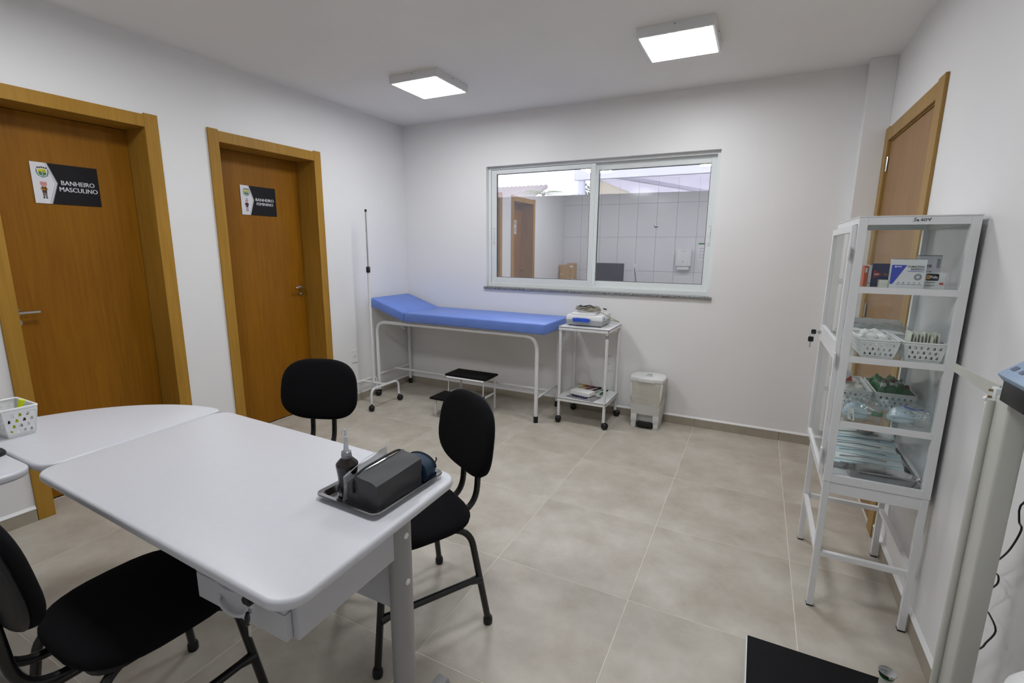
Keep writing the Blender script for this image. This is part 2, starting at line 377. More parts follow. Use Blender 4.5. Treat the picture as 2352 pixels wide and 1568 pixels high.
def rquad(pts, r, n=8):
    P = [Vector((a, b, 0)) for a, b in pts]; out = []
    for i in range(len(P)):
        p, a, b = P[i], (P[i - 1] - P[i]).normalized(), (P[(i + 1) % len(P)] - P[i]).normalized()
        th = math.acos(max(-1, min(1, a.dot(b)))); d = r / math.tan(th / 2); c = p + (a + b).normalized() * (r / math.sin(th / 2))
        s, e = p + a * d, p + b * d
        for k in range(n + 1):
            q = (s - c).lerp(e - c, k / n).normalized() * r + c; out.append((q.x, q.y))
    return out
def rrect(w, h, r, n=5):
    pts = []
    for cx, cy, a0 in ((w / 2 - r, h / 2 - r, 0), (-w / 2 + r, h / 2 - r, PI / 2), (-w / 2 + r, -h / 2 + r, PI), (w / 2 - r, -h / 2 + r, 1.5 * PI)):
        for k in range(n + 1): a = a0 + PI / 2 * k / n; pts.append((cx + r * math.cos(a), cy + r * math.sin(a)))
    return pts
def circ(r, n=20, cx=0, cy=0, ry=None): return [(cx + r * math.cos(2 * PI * k / n), cy + (ry or r) * math.sin(2 * PI * k / n)) for k in range(n)]
def shift(poly, dx, dy): return [(a + dx, b + dy) for a, b in poly]
def text(body, size, m, parent, name, fr, u, v, w=0.0006, bold=0.0, align='LEFT', sx=1.0, width=None):
    cu = bpy.data.curves.new(name, 'FONT'); cu.body = body; cu.size = size; cu.align_x = align; cu.extrude = 0.0002; cu.resolution_u = 3
    t = bpy.data.objects.new('tmp', cu); COL.objects.link(t)
    dg = bpy.context.evaluated_depsgraph_get()
    me = bpy.data.meshes.new_from_object(t.evaluated_get(dg)); bpy.data.objects.remove(t); bpy.data.curves.remove(cu)
    O, U, V, Nn = fr; off = wloc(parent)
    if width: sx = width / max(1e-6, max(q.co.x for q in me.vertices) - min(q.co.x for q in me.vertices))
    for vv in me.vertices:
        c = vv.co.copy(); vv.co = O + U * (u + c.x * sx) + V * (v + c.y) + Nn * (w + c.z) - off
    if bold:
        bm = bmesh.new()
        for k in (-1, 0, 1):
            n0 = len(bm.verts); bm.from_mesh(me); bm.verts.ensure_lookup_table()
            for vv in bm.verts[n0:]: vv.co += U * (bold * k) + Nn * (0.00012 * k)
        bm.to_mesh(me); bm.free()
    me.materials.clear(); me.materials.append(M[m]); me.name = name
    o = bpy.data.objects.new(name, me); COL.objects.link(o); o.parent = parent; return o

# ================================================================== SETTING
H = 2.593; XR = 3.904; YD = -4.42; TW = 0.22
T = 0.61; TX0 = 2.2948; TY0 = -0.4143
# floor
fl = struct('floor', MB().box(-0.32, XR + 0.2, YD - 0.2, 0.2, -0.08, -0.0007), 'grout', smooth=0)
def clip_tile(x0, x1, y0, y1, nm='floor_tile', g=0.0014):
    mb = MB().box(x0 + g, x1 - g, y0 + g, y1 - g, -0.006, 0.0)
    return mb
full = None
for i in range(-4, 4):
    for j in range(-1, 8):
        x0 = TX0 + T * i; y1 = TY0 - T * j; y0 = y1 - T; x1 = x0 + T
        cx0, cx1, cy0, cy1 = max(x0, 0.0), min(x1, XR), max(y0, YD), min(y1, 0.0)
        if cx1 - cx0 < 0.02 or cy1 - cy0 < 0.02: continue
        whole = abs((cx1 - cx0) * (cy1 - cy0) - T * T) < 1e-6
        if whole and full is not None:
            o = full.copy(); COL.objects.link(o); o.parent = fl; o.location = (x0, y0, 0); continue
        mb = MB()
        if whole: mb.box(0.0014, T - 0.0014, 0.0014, T - 0.0014, -0.006, 0)
        else:
            gx0 = 0.0014 if x0 >= 0 else 0; mb.box(gx0 + cx0 - x0, cx1 - x0 - 0.0014, cy0 - y0 + 0.0014, cy1 - y0 - 0.0014, -0.006, 0)
        o = mb.build('floor_tile', 'tile_floor', fl, bevel=0.0006, seg=1, smooth=0, local=True); o.location = (x0, y0, 0)
        if whole: full = o
D1 = (-3.085, -3.015, -2.334, -2.261); D2 = (-1.967, -1.897, -1.123, -1.056)
for d in (D1, D2): MB().box(-0.185, 0.0, d[1], d[2], -0.006, -0.0001).build('floor_tile', 'tile_floor', fl, smooth=0)
struct('ceiling', MB().box(-0.32, XR + 0.2, YD - 0.2, 0.2, H, H + 0.1), 'ceiling', smooth=0)
# left wall with two door openings
HD = 2.095
w = MB()
ys = [YD - 0.2, D1[0] + 0.03, D1[3] - 0.03, D2[0] + 0.03, D2[3] - 0.03, 0.2]
for a in (0, 2, 4): w.box(-TW, 0, ys[a], ys[a + 1], -0.05, H + 0.02)
for a in (1, 3): w.box(-TW, 0, ys[a], ys[a + 1], HD + 0.03, H + 0.02)
w.box(-0.32, -0.27, YD - 0.2, 0.2, -0.05, H + 0.02)  # added unseen backing, stops outside light leaking under the door leaves
struct('wall_left', w, 'wall', smooth=0)
# back wall with the window opening
WX0, WX1, WZ0, WZ1 = 0.95, 2.938, 1.062, 2.150
w = MB().box(-TW, WX0, 0, 0.2, -0.05, H + 0.02).box(WX1, XR + 0.2, 0, 0.2, -0.05, H + 0.02).box(WX0, WX1, 0, 0.2, -0.05, WZ0 - 0.02).box(WX0, WX1, 0, 0.2, WZ1, H + 0.02)
struct('wall_back', w, 'wall', smooth=0)
# right wall with a door opening
D3 = (-1.235, -1.135, -0.215, -0.124)
w = MB().box(XR, XR + 0.15, YD - 0.2, D3[1] - 0.02, -0.05, H + 0.02).box(XR, XR + 0.15, D3[2] + 0.02, 0.2, -0.05, H + 0.02).box(XR, XR + 0.15, D3[1] - 0.02, D3[2] + 0.02, 2.11, H + 0.02).box(XR + 0.15, XR + 0.2, YD - 0.2, 0.2, -0.05, H + 0.02)
struct('wall_right', w, 'wall', smooth=0)
struct('trim_1', MB().box(3.7665, XR, -0.122, 0.0, 0, H), 'wall', smooth=0, bevel=0.002)
# rear wall, tiled
wr = struct('wall_rear', MB().box(-TW, XR + 0.2, YD - 0.2, YD - 0.008, -0.05, H + 0.02), 'tile_joint', smooth=0)
tp = 0.3275; proto = None
rows = [0.0, 0.465, 1.045, 1.625, 2.19, H]
for r in range(5):
    pr = None
    for c in range(12):
        x0 = c * tp; x1 = min(x0 + tp, XR)
        if x1 - x0 < 0.02: continue
        if pr is not None and x1 - x0 > tp - 1e-4:
            o = pr.copy(); COL.objects.link(o); o.parent = wr; o.location = (x0, YD, rows[r]); continue
        o = MB().box(0.002, x1 - x0 - 0.002, -0.009, 0, 0.002, rows[r + 1] - rows[r] - 0.002).build('wall_tile', 'tile_white', wr, bevel=0.001, seg=1, smooth=0, local=True)
        o.location = (x0, YD, rows[r])
        if pr is None: pr = o
# baseboards: tile pieces with a white plaster ledge
def baseboard(name, axis, fixed, side, a0, a1, joints):
    root = sempty(name)
    cuts = [a0] + sorted(j for j in joints if a0 + 0.01 < j < a1 - 0.01) + [a1]
    for p, q in zip(cuts[:-1], cuts[1:]):
        f0, f1 = fixed, fixed + side * 0.010
        if axis == 'x': MB().box(p + 0.001, q - 0.001, f0, f1, 0, 0.066).build('baseboard_tile', 'tile_base', root, bevel=0.0008, seg=1, smooth=0)
        else: MB().box(f0, f1, p + 0.001, q - 0.001, 0, 0.066).build('baseboard_tile', 'tile_base', root, bevel=0.0008, seg=1, smooth=0)
    prof = [(0, 0.0665), (0.011, 0.0665), (0.011, 0.069), (0, 0.083)]
    if axis == 'x': fr = FR((a0, fixed, 0), (0, side, 0), (0, 0, 1), (1, 0, 0))
    else: fr = FR((fixed, a0, 0), (side, 0, 0), (0, 0, 1), (0, 1, 0))
    MB().prism(prof, fr, 0, a1 - a0).build('plaster_ledge', 'ledge', root, smooth=0)
jx = [TX0 + T * i for i in range(-4, 4)]; jy = [TY0 - T * i for i in range(-1, 8)]
baseboard('baseboard_back', 'x', 0.0, -1, 0.0, 3.7665, jx)
baseboard('baseboard_left', 'y', 0.0, 1, D2[3] + 0.001, -0.011, jy)
baseboard('baseboard_left_middle', 'y', 0.0, 1, D1[3] + 0.001, D2[0] - 0.001, jy)
baseboard('baseboard_left_rear', 'y', 0.0, 1, YD, D1[0] - 0.001, jy)
baseboard('baseboard_right', 'y', XR, -1, YD, D3[0] - 0.001, jy)

# doors
def left_door(name, d, hinge_side, lever_y, lever_dir, lever_z):
    root = sempty(name, (0, (d[0] + d[3]) / 2, 0))
    y0, y1, y2, y3 = d
    fw = 'frame_wood'
    MB().box(-0.225, -0.0005, y0 + 0.0305, y1, 0, HD + 0.029).build('jamb', fw, root, smooth=0)
    MB().box(-0.225, -0.0005, y2, y3 - 0.0305, 0, HD + 0.029).build('jamb', fw, root, smooth=0)
    MB().box(-0.225, -0.0005, y1, y2, HD, HD + 0.029).build('jamb_head', fw, root, smooth=0)
    MB().box(0.0, 0.013, y0, y1, 0, 2.172).build('casing', fw, root, bevel=0.002, smooth=0)
    MB().box(0.0, 0.013, y2, y3, 0, 2.172).build('casing', fw, root, bevel=0.002, smooth=0)
    MB().box(0.0, 0.012, y1, y2, HD, 2.164).build('casing_head', fw, root, bevel=0.002, smooth=0)
    leaf = MB().box(-0.225, -0.19, y1 + 0.003, y2 - 0.003, 0.012, HD - 0.003).build('leaf', 'door_wood', root, bevel=0.001, smooth=0)
    hb = MB(); hb.cyl((-0.186, lever_y, lever_z), 0.024, 0.010, 20, 'x'); hb.cyl((-0.165, lever_y, lever_z), 0.009, 0.045, 12, 'x')
    hb.tube(fillet([(-0.142, lever_y, lever_z), (-0.142, lever_y + lever_dir * 0.085, lever_z)], 0.01), 0.0085, 10)
    h = hb.build('door_handle', 'chrome', leaf)
    k = MB(); k.cyl((-0.186, lever_y, lever_z - 0.055), 0.022, 0.009, 20, 'x'); k.cyl((-0.178, lever_y, lever_z - 0.055), 0.006, 0.010, 10, 'x'); k.build('keyhole_cover', 'chrome', leaf)
    return root
left_door('door_1', D1, 1, -2.968, 1, 1.07)
left_door('door_2', D2, -1, -1.178, -1, 1.085)
# right door
r3 = sempty('door_3', (XR, (D3[0] + D3[3]) / 2, 0))
MB().box(XR - 0.014, XR, D3[0], D3[1], 0, 2.168).build('casing', 'frame_wood_pale', r3, bevel=0.002, smooth=0)
MB().box(XR - 0.014, XR, D3[2], D3[3], 0, 2.168).build('casing', 'frame_wood_pale', r3, bevel=0.002, smooth=0)
MB().box(XR - 0.013, XR, D3[1], D3[2], 2.085, 2.160).build('casing_head', 'frame_wood_pale', r3, bevel=0.002, smooth=0)
MB().box(XR + 0.0005, XR + 0.149, D3[1] - 0.019, D3[1] + 0.012, 0, 2.109).box(XR + 0.0005, XR + 0.149, D3[2] - 0.012, D3[2] + 0.019, 0, 2.109).box(XR + 0.0005, XR + 0.149, D3[1] + 0.012, D3[2] - 0.012, 2.078, 2.109).build('jamb', 'frame_wood_pale', r3, smooth=0)
lf = MB().box(XR + 0.004, XR + 0.038, D3[1] + 0.016, D3[2] - 0.016, 0.01, 2.072).build('leaf', 'door_wood_pale', r3, bevel=0.001, smooth=0)
for z in (0.25, 1.05, 1.945): MB().cyl((XR - 0.003, D3[2] - 0.014, z), 0.006, 0.085, 10).build('hinge', 'chrome', r3)
k = MB(); k.cyl((XR - 0.005, D3[1] + 0.08, 1.05), 0.024, 0.012, 18, 'x'); k.tube(fillet([(XR, D3[1] + 0.08, 1.05), (XR - 0.05, D3[1] + 0.08, 1.05), (XR - 0.05, D3[1] + 0.19, 1.05)], 0.015), 0.0085); k.build('door_handle', 'chrome', lf)

# window
wn = sempty('window_1', ((WX0 + WX1) / 2, 0, WZ0))
f = MB(); FY0, FY1 = 0.045, 0.135; fw = 0.026
f.box(WX0, WX0 + fw, FY0, FY1, WZ0, WZ1).box(WX1 - fw, WX1, FY0, FY1, WZ0, WZ1).box(WX0 + fw, WX1 - fw, FY0, FY1, WZ1 - 0.024, WZ1).box(WX0 + fw, WX1 - fw, FY0, FY1, WZ0, WZ0 + 0.034)
f.box(WX0 + fw, WX1 - fw, FY0 + 0.040, FY0 + 0.046, WZ0 + 0.034, WZ0 + 0.046).box(WX0 + fw, WX1 - fw, FY0 + 0.040, FY0 + 0.046, WZ1 - 0.040, WZ1 - 0.024)
f.build('window_frame', 'alu', wn, bevel=0.0015, seg=1, smooth=0)
def sash(x0, x1, z0, z1, y, gl, lx):
    s = MB(); a, b, c, d = gl
    s.box(x0, a, y, y + 0.028, z0, z1).box(b, x1, y, y + 0.028, z0, z1).box(a, b, y, y + 0.028, z0, c).box(a, b, y, y + 0.028, d, z1)
    so = s.build('sash', 'alu', wn, bevel=0.0015, seg=1, smooth=0)
    g = MB(); t = 0.004
    g.box(a, a + t, y + 0.004, y + 0.02, c, d).box(b - t, b, y + 0.004, y + 0.02, c, d).box(a, b, y + 0.004, y + 0.02, c, c + t).box(a, b, y + 0.004, y + 0.02, d - t, d)
    g.build('gasket', 'alu_dark', so, smooth=0)
    MB().box(a + 0.001, b - 0.001, y + 0.010, y + 0.014, c + 0.001, d - 0.001).build('pane', 'mirror_glass', so, smooth=0)
    l = MB(); l.prism(rrect(0.018, 0.16, 0.008), frY(lx, y, 1.535), 0, 0.006); l.box(lx - 0.006, lx + 0.006, y - 0.012, y - 0.004, 1.52, 1.56)
    l.cur = 1; l.prism(circ(0.003, 8), frY(lx, y - 0.0065, 1.60), 0, 0.001); l.prism(circ(0.003, 8), frY(lx, y - 0.0065, 1.47), 0, 0.001)
    l.build('latch', ['white_plastic', 'hole'], so, smooth=0)
sash(WX0 + 0.028, 1.972, 1.095, 2.122, 0.050, (1.033, 1.930, 1.150, 2.086), 1.006)
sash(1.945, WX1 - 0.028, 1.098, 2.112, 0.094, (1.990, 2.868, 1.148, 2.070), 2.892)
MB().box(WX0 - 0.02, WX1 + 0.018, -0.020, 0.16, WZ0 - 0.020, WZ0).build('window_sill', 'granite', wn, bevel=0.002, smooth=0)

# ================================================================== CEILING LIGHTS
def lamp(x, y, label):
    t = thing('ceiling_light', label, 'ceiling light', (x, y, H), 'square surface-mounted ceiling lights')
    h = 0.198; z0, z1 = H - 0.052, H
    f = MB(); f.box(x - h, x + h, y - h, y + h, z1 - 0.012, z1 - 0.0005)
    f.box(x - h, x - h + 0.013, y - h, y + h, z0, z1 - 0.012).box(x + h - 0.013, x + h, y - h, y + h, z0, z1 - 0.012)
    f.box(x - h + 0.013, x + h - 0.013, y - h, y - h + 0.013, z0, z1 - 0.012).box(x - h + 0.013, x + h - 0.013, y + h - 0.013, y + h, z0, z1 - 0.012)
    f.build('housing', 'white_metal', t, smooth=0)
    d = h - 0.0135
    MB().box(x - d, x + d, y - d, y + d, z0 - 0.001, z0 + 0.006).build('diffuser', 'lamp', t, smooth=0)
    for s in (-1, 1):
        MB().cyl((x, y + s * (h + 0.001), H - 0.012), 0.004, 0.004, 10, 'y').build('screw', 'screw', t)
        MB().cyl((x + s * (h + 0.001), y, H - 0.012), 0.004, 0.004, 10, 'x').build('screw', 'screw', t)
lamp(1.035, -0.962, 'lit square ceiling light above the blue examination couch')
lamp(2.752, -0.968, 'lit square ceiling light above the waste bin and window')
lamp(1.035, -2.95, 'lit square ceiling light above the desks, mirrored in the left of the right pane')
lamp(2.62, -2.95, 'lit square ceiling light near the tiled wall, mirrored at the top right pane corner')

# ================================================================== OUTSIDE THE WINDOW
struct('ground', MB().box(-14, 16, 0.22, 40, -0.3, -0.1), 'ground', smooth=0)
struct('sky_blocker', MB().box(-6, 8, 0.2, 0.95, 2.62, 2.75), 'sky_blocker', smooth=0)  # unseen overhang, added to keep sky light off the outer wall
struct('wall_outside', MB().hexa([(-6, 1.25, -0.2), (9, 2.75, -0.2), (9, 2.9, -0.2), (-6, 1.4, -0.2), (-6, 1.25, 2.085), (9, 2.75, 2.085), (9, 2.9, 2.085), (-6, 1.4, 2.085)]), 'outer_wall', smooth=0)
# neighbour house with tiled roof
nh = thing('neighbour_house', 'pale house with a tiled roof seen through the left pane', 'house', (-8, 18, 0))
MB().box(-15.5, -6.0, 15.2, 20, 0, 3.35).build('wall', 'beige', nh, smooth=0)
rf = MB()
for k in range(49):
    x = -16 + k * 0.215
    rf.tube([(x, 14.7, 3.36), (x, 17.0, 4.16)], 0.115, 8)
rf.build('roof', 'roof_clay', nh)
# canopy shelter
cp = thing('shelter_canopy', 'white steel canopy with rafters seen through the right pane', 'canopy', (2.5, 5, 0))
MB().box(0.35, 9.0, 4.0, 4.12, 2.55, 2.80).build('front_beam', 'canopy_beam', cp, smooth=0)
MB().box(0.35, 9.0, 4.12, 14, 2.74, 2.78).build('roof_sheet', 'canopy', cp, smooth=0)
for x in (0.42, 8.8): MB().box(x, x + 0.10, 4.02, 4.12, -0.1, 2.56).build('post', 'canopy_beam', cp, smooth=0)
for k, (a, b) in enumerate([((0.5, 4.2), (2.6, 9.5)), ((2.6, 9.5), (3.6, 4.2)), ((2.6, 9.5), (5.2, 4.2)), ((2.6, 9.5), (1.4, 13.9)), ((3.2, 13.9), (8.6, 5.5)), ((5.0, 13.9), (8.8, 8.5))]):
    d = Vector((b[0] - a[0], b[1] - a[1], 0)).normalized(); n = Vector((-d.y, d.x, 0)) * 0.05
    A = Vector((*a, 2.68)); B = Vector((*b, 2.68)); zz = Vector((0, 0, 0.06))
    MB().hexa([A - n, A + n, B + n, B - n, A - n + zz, A + n + zz, B + n + zz, B - n + zz]).build('rafter', 'canopy_beam', cp, smooth=0)
bb = thing('annex_building', 'beige rendered building below the canopy seen through the window', 'building', (-0.17, 9, 0))
MB().box(-0.30, -0.05, 7.0, 11.0, -0.1, 2.93).build('wall', 'beige', bb, smooth=0)
MB().box(-0.34, -0.02, 6.95, 11.05, 2.93, 3.0).build('wall_band', 'canopy', bb, smooth=0)
# palms and a tree
def palm(x, y, z, sc, label, n=15):
    t = thing('palm', label, 'palm', (x, y, -0.1), 'palms behind the outer wall')
    MB().tube([(x, y, -0.1), (x + 0.03, y, z)], [0.10 * sc, 0.06 * sc], 10).build('trunk', 'trunk', t)
    for k in range(n):
        a = 2 * PI * k / n + random.uniform(-.2, .2); L = sc * random.uniform(0.8, 1.15); up = random.uniform(0.15, 0.75)
        fm = MB(); pts = []
        for i in range(7):
            s = i / 6; pts.append(Vector((x + math.cos(a) * L * s, y + math.sin(a) * L * s, z + up * L * (s - 0.9 * s * s))))
        for i in range(6):
            p, q = pts[i], pts[i + 1]; d = (q - p).normalized(); sd = d.cross(Vector((0, 0, 1))).normalized()
            for sgn in (-1, 1):
                for h in (0.0, 0.5):
                    b = p.lerp(q, h); wd = sc * 0.22 * math.sin(PI * min(1, (i + h + 0.6) / 6.6))
                    tip = b + sd * sgn * wd + d * wd * 0.8 - Vector((0, 0, wd * 0.35))
                    fm.add([b, b + d * 0.03 * sc, tip], [(0, 1, 2)])
        fm.tube(pts, 0.008 * sc, 5)
        fm.build('frond', 'leaf', t, smooth=0)
palm(-1.95, 8.0, 2.80, 0.62, 'low spiky palm showing above the outer wall behind the left pane')
palm(-0.98, 8.6, 2.78, 0.42, 'small yellow-green palm beside the canopy post')
palm(0.18, 5.9, 2.38, 0.30, 'yellow-green palm tuft just right of the window mullion')
def tree(x, y, z, r, label):
    t = thing('tree', label, 'tree', (x, y, -0.1))
    MB().tube([(x, y, -0.1), (x, y, z)], [0.12, 0.07], 10).build('trunk', 'trunk', t)
    m = MB()
    for k in range(700):
        a = random.uniform(0, 2 * PI); c = random.uniform(-1, 1); rr = r * random.uniform(0.4, 1); s = math.sqrt(1 - c * c)
        p = Vector((x + rr * s * math.cos(a), y + rr * s * math.sin(a), z + rr * 0.8 * c)); u = Vector((random.uniform(-1, 1), random.uniform(-1, 1), random.uniform(-1, 1))).normalized(); v = u.orthogonal().normalized()
        m.add([p, p + u * 0.10 + v * 0.04, p + u * 0.2, p + u * 0.10 - v * 0.04], [(0, 1, 2, 3)])
    o = m.build('foliage', 'leaf2', t, smooth=0); o['kind'] = 'stuff'
tree(-1.3, 11.2, 2.8, 0.85, 'bushy tree under the canopy edge seen through the window')

# ================================================================== WALL FITTINGS
def outlet(name, fr, label, group, holes=True):
    t = thing(name, label, 'outlet', tuple(fr[0]), group)
    MB().prism(rrect(0.072, 0.122, 0.006), fr, 0, 0.008).build('cover_plate', 'plate', t, bevel=0.0015, smooth=0)
    MB().prism(rrect(0.036, 0.026, 0.006), fr, 0.008, 0.011).build('socket', 'white_plastic', t, smooth=0)
    m = MB()
    for dx in (-0.010, 0, 0.010): m.prism(circ(0.0025, 8, dx, 0.003 if dx == 0 else -0.002), fr, 0.011, 0.0116)
    m.build('pin_hole', 'hole', t, smooth=0)
outlet('wall_outlet', frX(0.0, -0.80, 0.434), 'white outlet on the left wall between the door and drip stand', 'white wall outlets')
outlet('wall_outlet', frY(2.170, 0.0, 0.445), 'white outlet on the back wall behind the white trolley', 'white wall outlets')
ro = FR((1.313, YD, 1.10), (-1, 0, 0), (0, 0, 1), (0, 1, 0))
outlet('wall_outlet', ro, 'white outlet with a cable on the tiled wall, mirrored in the window', 'white wall outlets')
tag(MB().tube(spline([(1.313, YD + 0.012, 1.09), (1.32, YD + 0.04, 1.05), (1.36, YD + 0.03, 0.8), (1.42, YD + 0.03, 0.3), (1.43, YD + 0.05, 0.006)]), 0.005, 8).build('power_cable', 'black_plastic'), 'dark power cable hanging from the outlet on the tiled wall', 'cable')
# paper towel dispenser (seen mirrored)
t = thing('towel_dispenser', 'white paper towel dispenser on the tiled wall, mirrored in the right pane', 'dispenser', (2.125, YD, 1.13))
MB().box(2.0, 2.25, YD, YD + 0.11, 1.14, 1.42).build('body', 'white_plastic', t, bevel=0.02, seg=4)
MB().box(2.03, 2.22, YD + 0.01, YD + 0.09, 1.085, 1.14).build('paper_towel', 'paper', t, bevel=0.01)
MB().box(2.08, 2.17, YD + 0.111, YD + 0.1115, 1.385, 1.40).build('label_strip', 'box_grey', t, smooth=0)
MB().box(2.121, 2.129, YD + 0.111, YD + 0.1115, 1.20, 1.24).build('window_slot', 'grey_ink', t, smooth=0)
t = thing('valve_cover', 'round chrome pipe cap on the tiled wall, mirrored in the right pane', 'pipe cap', (1.635, YD, 1.81))
MB().lathe([(0.035, 0), (0.035, 0.006), (0.024, 0.012)], (1.635, YD, 1.81), 24, 'y').build('flange', 'chrome', t)
MB().cyl((1.635, YD + 0.02, 1.81), 0.012, 0.03, 14, 'y').build('cap', 'grey_plastic', t)
t = thing('instruction_poster', 'small white instruction poster with a green header, mirrored at the right pane edge', 'poster', (2.43, YD, 1.25))
MB().box(2.33, 2.53, YD, YD + 0.002, 1.25, 1.535).build('sheet', 'paper', t, smooth=0)
MB().box(2.335, 2.525, YD + 0.002, YD + 0.0024, 1.505, 1.53).build('header_band', 'crest_green', t, smooth=0)
for k in range(4): MB().box(2.35, 2.51, YD + 0.002, YD + 0.0024, 1.28 + k * 0.05, 1.30 + k * 0.05).build('picture_strip', 'box_grey', t, smooth=0)
# flattened cartons with string (seen mirrored)
t = thing('cardboard_carton', 'tall tied cardboard carton in the rear corner, mirrored in the left pane', 'carton', (0.16, -4.2, 0))
MB().box(0.03, 0.21, -4.30, -4.16, 0.001, 1.13).build('carton_panel', 'cardboard', t, bevel=0.003)
MB().box(0.16, 0.30, -4.33, -4.19, 0.001, 1.16).build('carton_panel', 'cardboard', t, bevel=0.003)
MB().tube([(0.025, -4.155, 0.98), (0.30, -4.185, 0.87)], 0.004, 6).build('string', 'string', t)
MB().box(0.22, 0.27, -4.19, -4.188, 1.09, 1.12).build('shipping_label', 'paper', t, smooth=0)

# ================================================================== DOOR SIGNS
def door_sign(yc, zc, lines, label, man):
    wS, hS = 0.293, 0.211; x = -0.1895
    t = thing('door_sign', label, 'sign', (x, yc, zc - hS / 2), 'restroom door signs')
    fr = frX(x, yc - wS / 2, zc - hS / 2)
    MB().box(x, x + 0.003, yc - wS / 2, yc + wS / 2, zc - hS / 2, zc + hS / 2).build('panel', 'sign_black', t, smooth=0)
    MB().prism([(0, 0), (0.071, 0), (0.106, hS * 0.52), (0.071, hS), (0, hS)], fr, 0.003, 0.0034).build('chevron_border', 'sign_grey', t, smooth=0)
    MB().prism([(0, 0), (0.066, 0), (0.101, hS * 0.52), (0.066, hS), (0, hS)], fr, 0.0034, 0.0037).build('chevron_stripe', 'sign_white', t, smooth=0)
    MB().prism([(0, 0), (0.062, 0), (0.097, hS * 0.52), (0.062, hS), (0, hS)], fr, 0.0037, 0.0039).build('chevron_line', 'sign_grey', t, smooth=0)
    MB().prism([(0, 0), (0.059, 0), (0.094, hS * 0.52), (0.059, hS), (0, hS)], fr, 0.0039, 0.0043).build('white_field', 'sign_white', t, smooth=0)
    cx, cy = 0.047, 0.160; w0 = 0.0043
    e = MB()
    e.cur = 0; e.prism([(cx - 0.025, cy + 0.018), (cx - 0.027, cy), (cx - 0.020, cy - 0.018), (cx, cy - 0.027), (cx + 0.020, cy - 0.018), (cx + 0.027, cy), (cx + 0.025, cy + 0.018), (cx + 0.021, cy + 0.014), (cx + 0.021, cy), (cx + 0.015, cy - 0.016), (cx, cy - 0.021), (cx - 0.015, cy - 0.016), (cx - 0.021, cy), (cx - 0.021, cy + 0.014)], fr, w0, w0 + 0.0003)
    e.cur = 1
    e.prism([(cx - 0.022, cy + 0.018), (cx - 0.012, cy + 0.0215), (cx, cy + 0.0225), (cx + 0.012, cy + 0.0215), (cx + 0.022, cy + 0.018), (cx + 0.022, cy + 0.022), (cx + 0.012, cy + 0.0255), (cx, cy + 0.0265), (cx - 0.012, cy + 0.0255), (cx - 0.022, cy + 0.022)], fr, w0, w0 + 0.0003)
    for dx in (-0.018, -0.009, 0, 0.009, 0.018): e.prism([(cx + dx - 0.0028, cy + 0.0225 - abs(dx) * 0.15), (cx + dx + 0.0028, cy + 0.0225 - abs(dx) * 0.15), (cx + dx + 0.0028, cy + 0.031 - abs(dx) * 0.2), (cx + dx - 0.0028, cy + 0.031 - abs(dx) * 0.2)], fr, w0, w0 + 0.0004)
    e.cur = 2; e.prism([(cx - 0.0165, cy), (cx + 0.0165, cy), (cx + 0.0165, cy + 0.0165), (cx, cy + 0.018), (cx - 0.0165, cy + 0.0165)], fr, w0, w0 + 0.0003)
    e.cur = 3; e.prism([(cx - 0.0165, cy), (cx - 0.014, cy - 0.012), (cx, cy - 0.018), (cx + 0.014, cy - 0.012), (cx + 0.0165, cy)], fr, w0, w0 + 0.0003)
    e.cur = 4; e.prism([(cx - 0.003, cy - 0.014), (cx + 0.003, cy - 0.014), (cx + 0.001, cy + 0.012), (cx - 0.001, cy + 0.012)], fr, w0 + 0.0003, w0 + 0.0005)
    e.cur = 1; e.prism([(cx - 0.015, cy + 0.001), (cx - 0.005, cy + 0.001), (cx - 0.006, cy + 0.004), (cx - 0.014, cy + 0.005)], fr, w0 + 0.0003, w0 + 0.0005)
    e.prism([(cx + 0.002, cy + 0.003), (cx + 0.014, cy + 0.009), (cx + 0.014, cy + 0.011), (cx + 0.002, cy + 0.006)], fr, w0 + 0.0003, w0 + 0.0005)
    e.build('crest_emblem', ['crest_rim', 'crest_dark', 'crest_yellow', 'crest_green', 'sign_grey'], t, smooth=0)
    gx = 0.044; g = MB()
    g.cur = 0; g.prism(circ(0.014, 16, gx, 0.108, 0.011), fr, w0, w0 + 0.0002)
    if not man: g.prism(circ(0.008, 12, gx + 0.003, 0.120), fr, w0, w0 + 0.0002)
    g.cur = 1; g.prism([(gx - 0.014, 0.112), (gx - 0.0145, 0.096), (gx - 0.008, 0.089), (gx + 0.008, 0.089), (gx + 0.0145, 0.096), (gx + 0.014, 0.112)] if man else [(gx - 0.011, 0.108), (gx - 0.010, 0.096), (gx, 0.090), (gx + 0.010, 0.096), (gx + 0.011, 0.108)], fr, w0 + 0.0002, w0 + 0.0004)
    g.cur = 2; g.prism([(gx - 0.0075, 0.088), (gx - 0.015, 0.080), (gx - 0.015, 0.070), (gx + 0.002, 0.064), (gx + 0.015, 0.070), (gx + 0.015, 0.080), (gx + 0.0075, 0.088)], fr, w0, w0 + 0.0003)
    g.cur = 3; g.prism([(gx - 0.009, 0.088), (gx - 0.010, 0.056), (gx + 0.010, 0.056), (gx + 0.009, 0.088), (gx + 0.004, 0.088), (gx, 0.078), (gx - 0.004, 0.088)], fr, w0 + 0.0003, w0 + 0.0004)
    g.cur = 2; g.prism([(gx - 0.013, 0.074), (gx + 0.003, 0.068), (gx + 0.005, 0.072), (gx - 0.012, 0.078)], fr, w0 + 0.0004, w0 + 0.0005)
    g.cur = 4; g.prism([(gx - 0.0095, 0.056), (gx - 0.0085, 0.030), (gx - 0.002, 0.030), (gx, 0.05), (gx + 0.002, 0.030), (gx + 0.0085, 0.030), (gx + 0.0095, 0.056)], fr, w0, w0 + 0.0003)
    g.cur = 5
